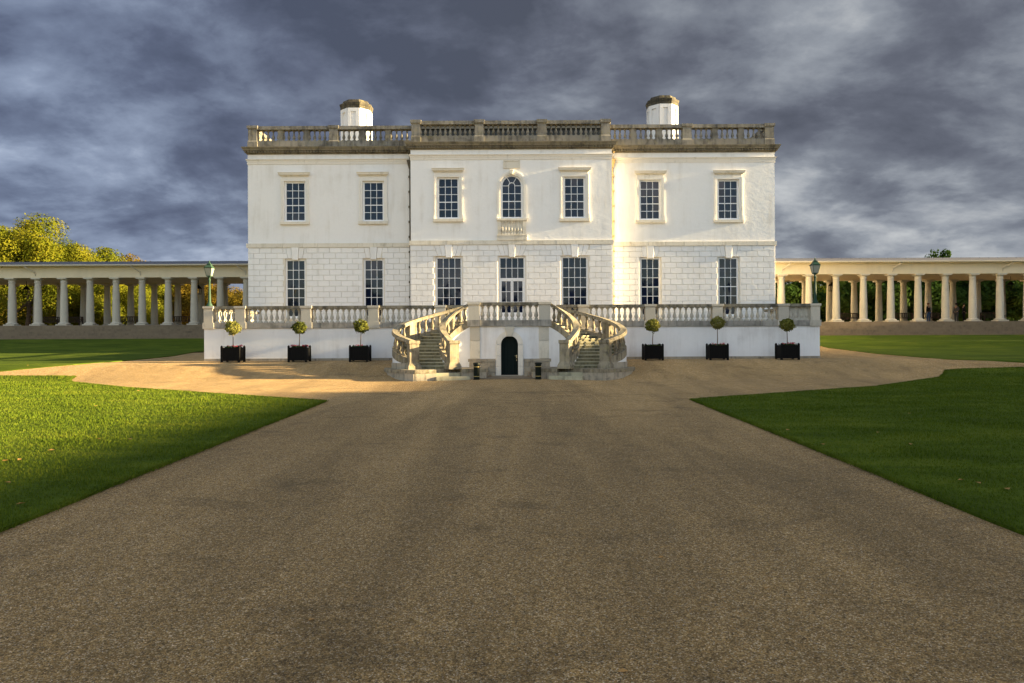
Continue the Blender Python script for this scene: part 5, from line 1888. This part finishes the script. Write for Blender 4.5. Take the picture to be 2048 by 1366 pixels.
RT = [
    ('dark', 26.5, 86, 8.0, 1.1, 0.85, 'dark green tree behind the right columns next to the house'),
    ('dark2', 31.8, 84, 7.4, 1.1, 0.85, 'dark bushy tree behind the second gap of the right colonnade'),
    ('gold2', 36.5, 94, 8.4, 1.1, 0.85, 'tree with sunlit yellow tops behind the right colonnade'),
    ('dark', 38.0, 84, 7.2, 1.1, 0.85, 'dark tree behind the man in blue jeans'),
    ('dark2', 43.5, 83, 7.3, 1.1, 0.85, 'dark tree behind the two people in the right colonnade'),
    ('dark', 49.0, 84, 7.6, 1.15, 0.85, 'dark tree behind the columns at the right picture edge'),
    ('dark2', 54.5, 86, 8.0, 1.15, 0.85, 'dark tree outside the right picture edge'),
    ('dark', 55.0, 92, 10.9, 0.62, 0.5, 'lone dark tree top showing above the right colonnade roof'),
    ('dark2', 46.0, 96, 8.3, 1.1, 0.85, 'dark tree far behind the right colonnade'),
    ('dark', 60.5, 84, 8.2, 1.2, 0.85, 'dark tree at the very right edge behind the right colonnade'),
    ('dark2', 65.0, 94, 8.6, 1.2, 0.85, 'dark tree beyond the right picture edge, farthest of its row'),
]
for i, (k, x, y, h, sx, dr_, lb) in enumerate(RT):
    tree(k, x, y, h, lb, 'shaded trees behind the right colonnade', sx, i * 2.1, dr_)
# long unseen wing to the right of the forecourt: it throws the evening shade over gravel and lawn
def side_wing():
    o = thing('building', 'long pale two-storey wing standing along the right side of the forecourt', 'building', (56, 14, 0.3))
    x, y0, y1, zt = 50.0, -30.0, 52.0, 12.55
    holes = []
    n = 16
    for i in range(n):
        yc = y0 + (y1 - y0) * (i + .5) / n
        for z0, z1 in ((2.2, 5.4), (7.2, 10.0)):
            holes.append((yc - .75, yc + .75, z0, z1))
    b = MB()
    wall_holes(b, y0, y1, -0.6, 11.7, 0, 0.45, holes)
    b.v = [(x + q[1], q[0], q[2]) for q in b.v]
    b.build('wall', 'terrace_white', o)
    MB().box(x + .45, x + 12, y0, y0 + .4, -0.6, 11.7).box(x + .45, x + 12, y1 - .4, y1, -0.6, 11.7).box(x + 11.6, x + 12, y0 + .4, y1 - .4, -0.6, 11.7).build('wall', 'terrace_white', o)
    MB().box(x - .35, x + 12.3, y0 - .3, y1 + .3, 11.702, 12.0).build('cornice', 'trim', o)
    MB().box(x - .05, x + .35, y0, 27, 12.002, zt + 0.4).box(x - .05, x + .35, 27, y1, 12.002, zt - 0.3).box(x + 1, x + 11.6, y0 + .5, y1 - .5, 12.002, 12.3).build('roof', 'roof_stone', o)  # unseen parapet, stepped in height to set where the shade ends
    MB().box(x, x + 8, y1 + .31, y1 + 5.6, -0.6, 8.7).box(x - .25, x + 8.2, y1 + .31, y1 + 5.8, 8.702, 9.0).build('shade_block', 'terrace_white', o)  # unseen low block added to keep the far right lawn in shade
    MB().box(x - .08, x - .001, y0, y1, 6.1, 6.4).build('string_course', 'trim', o)
    for (a, c2, z0, z1) in holes:
        b = MB().box(x + .18, x + .24, a, a + .1, z0, z1).box(x + .18, x + .24, c2 - .1, c2, z0, z1).box(x + .18, x + .24, a + .1, c2 - .1, z1 - .1, z1).box(x + .18, x + .24, a + .1, c2 - .1, z0, z0 + .12)
        for k in (1, 2):
            q = a + .1 + (c2 - a - .2) * k / 3
            b.box(x + .18, x + .23, q - .02, q + .02, z0 + .12, z1 - .1)
        for k in range(1, 5):
            q = z0 + (z1 - z0) * k / 5
            b.box(x + .175, x + .23, a + .1, c2 - .1, q - .02, q + .02)
        wn = b.build('window', 'sash', o)
        MB().box(x + .235, x + .245, a + .1, c2 - .1, z0 + .1, z1 - .1).build('pane', 'glass', wn)


side_wing()
for i, (x, y, h) in enumerate(((55.5, 57.5, 6.3), (55.0, 62.5, 7.2), (57.0, 68.0, 7.0))):
    tree('dark' if i % 2 else 'dark2', x, y, h, 'bushy tree standing by the end of the right colonnade, outside the picture', 'trees beyond the right wing', 1.2, i * 1.3, 0.85)
# trees behind the photographer, mirrored darkly in the lower windows
for i in range(10):
    r = random.Random(300 + i)
    tree('dark' if i % 2 else 'dark2', -42 + i * 9.4, -62 + r.uniform(-3, 3), 13.0 + r.uniform(-2.5, 2.5), 'leafy tree of the row across the park behind the forecourt', 'tree row opposite the house', 1.2, i * 1.1, 0.8)
# distant wood that closes the view behind the colonnades
def far_wood(name, x0, x1, y, h, m, seed, n, label):
    g = np.random.default_rng(seed)
    x = x0 + (x1 - x0) * g.random(n)
    top = h * (0.75 + 0.25 * np.sin(x * .31 + seed) * np.sin(x * .13))
    z = 2.8 + top * g.random(n) ** 0.7
    c = np.stack([x, y + 3 * g.normal(size=n), z], 1)
    o = place(name, leaf_quads(name, c, np.tile([0, -1.0, .3], (n, 1)), 0.45 + 0.3 * g.random(n), g, m))
    o['kind'] = 'stuff'
    o['label'] = label
far_wood('far_wood', -105, -19, 128, 8.5, 'leaf_autumn', 5, 16000, 'far autumn wood closing the view behind the left colonnade')
far_wood('far_wood', 19, 95, 106, 8.0, 'leaf_dark', 6, 16000, 'far dark wood closing the view behind the right colonnade')

# ================================================================== FALLEN LEAVES
def leafm():
    return MB().add([(-.05, 0, .004), (0, -.03, .012), (.05, .005, .006), (.005, .035, .02), (0, 0, .0)], [(0, 1, 4), (1, 2, 4), (2, 3, 4), (3, 0, 4)]).mesh('fallen_leaf', 'dryleaf')


LM = leafm()
for nm, pts in (('left', ((101, 904), (39, 923), (9, 925), (277, 782), (191, 813), (258, 882), (196, 881), (386, 811), (14, 970), (40, 1014), (55, 729))),
                ('right', ((1818, 836), (1755, 875), (1575, 869), (1821, 900), (1955, 980), (2012, 993), (1644, 899), (1921, 974)))):
    for px, py in pts:
        x, y = px_ground(px, py)
        o = place('fallen_leaf', LM, None, (x, y, ground_z(x, y) + 0.075), rnd.uniform(0, 6), (1.3, 1.3, 1.3))
        tag(o, 'dry brown leaf lying on the %s near lawn' % nm, 'leaf', 'dry leaves on the %s near lawn' % nm)

for px, py in ((1243, 1347), (1320, 1118), (260, 1005), (900, 1010), (1530, 1180), (620, 1240), (860, 830)):
    x, y = px_ground(px, py)
    o = place('fallen_leaf', LM, None, (x, y, ground_z(x, y) + 0.006), rnd.uniform(0, 6), (0.8, 0.8, 0.8))
    tag(o, 'small dry leaf lying on the open gravel drive', 'leaf', 'dry leaves on the gravel drive')
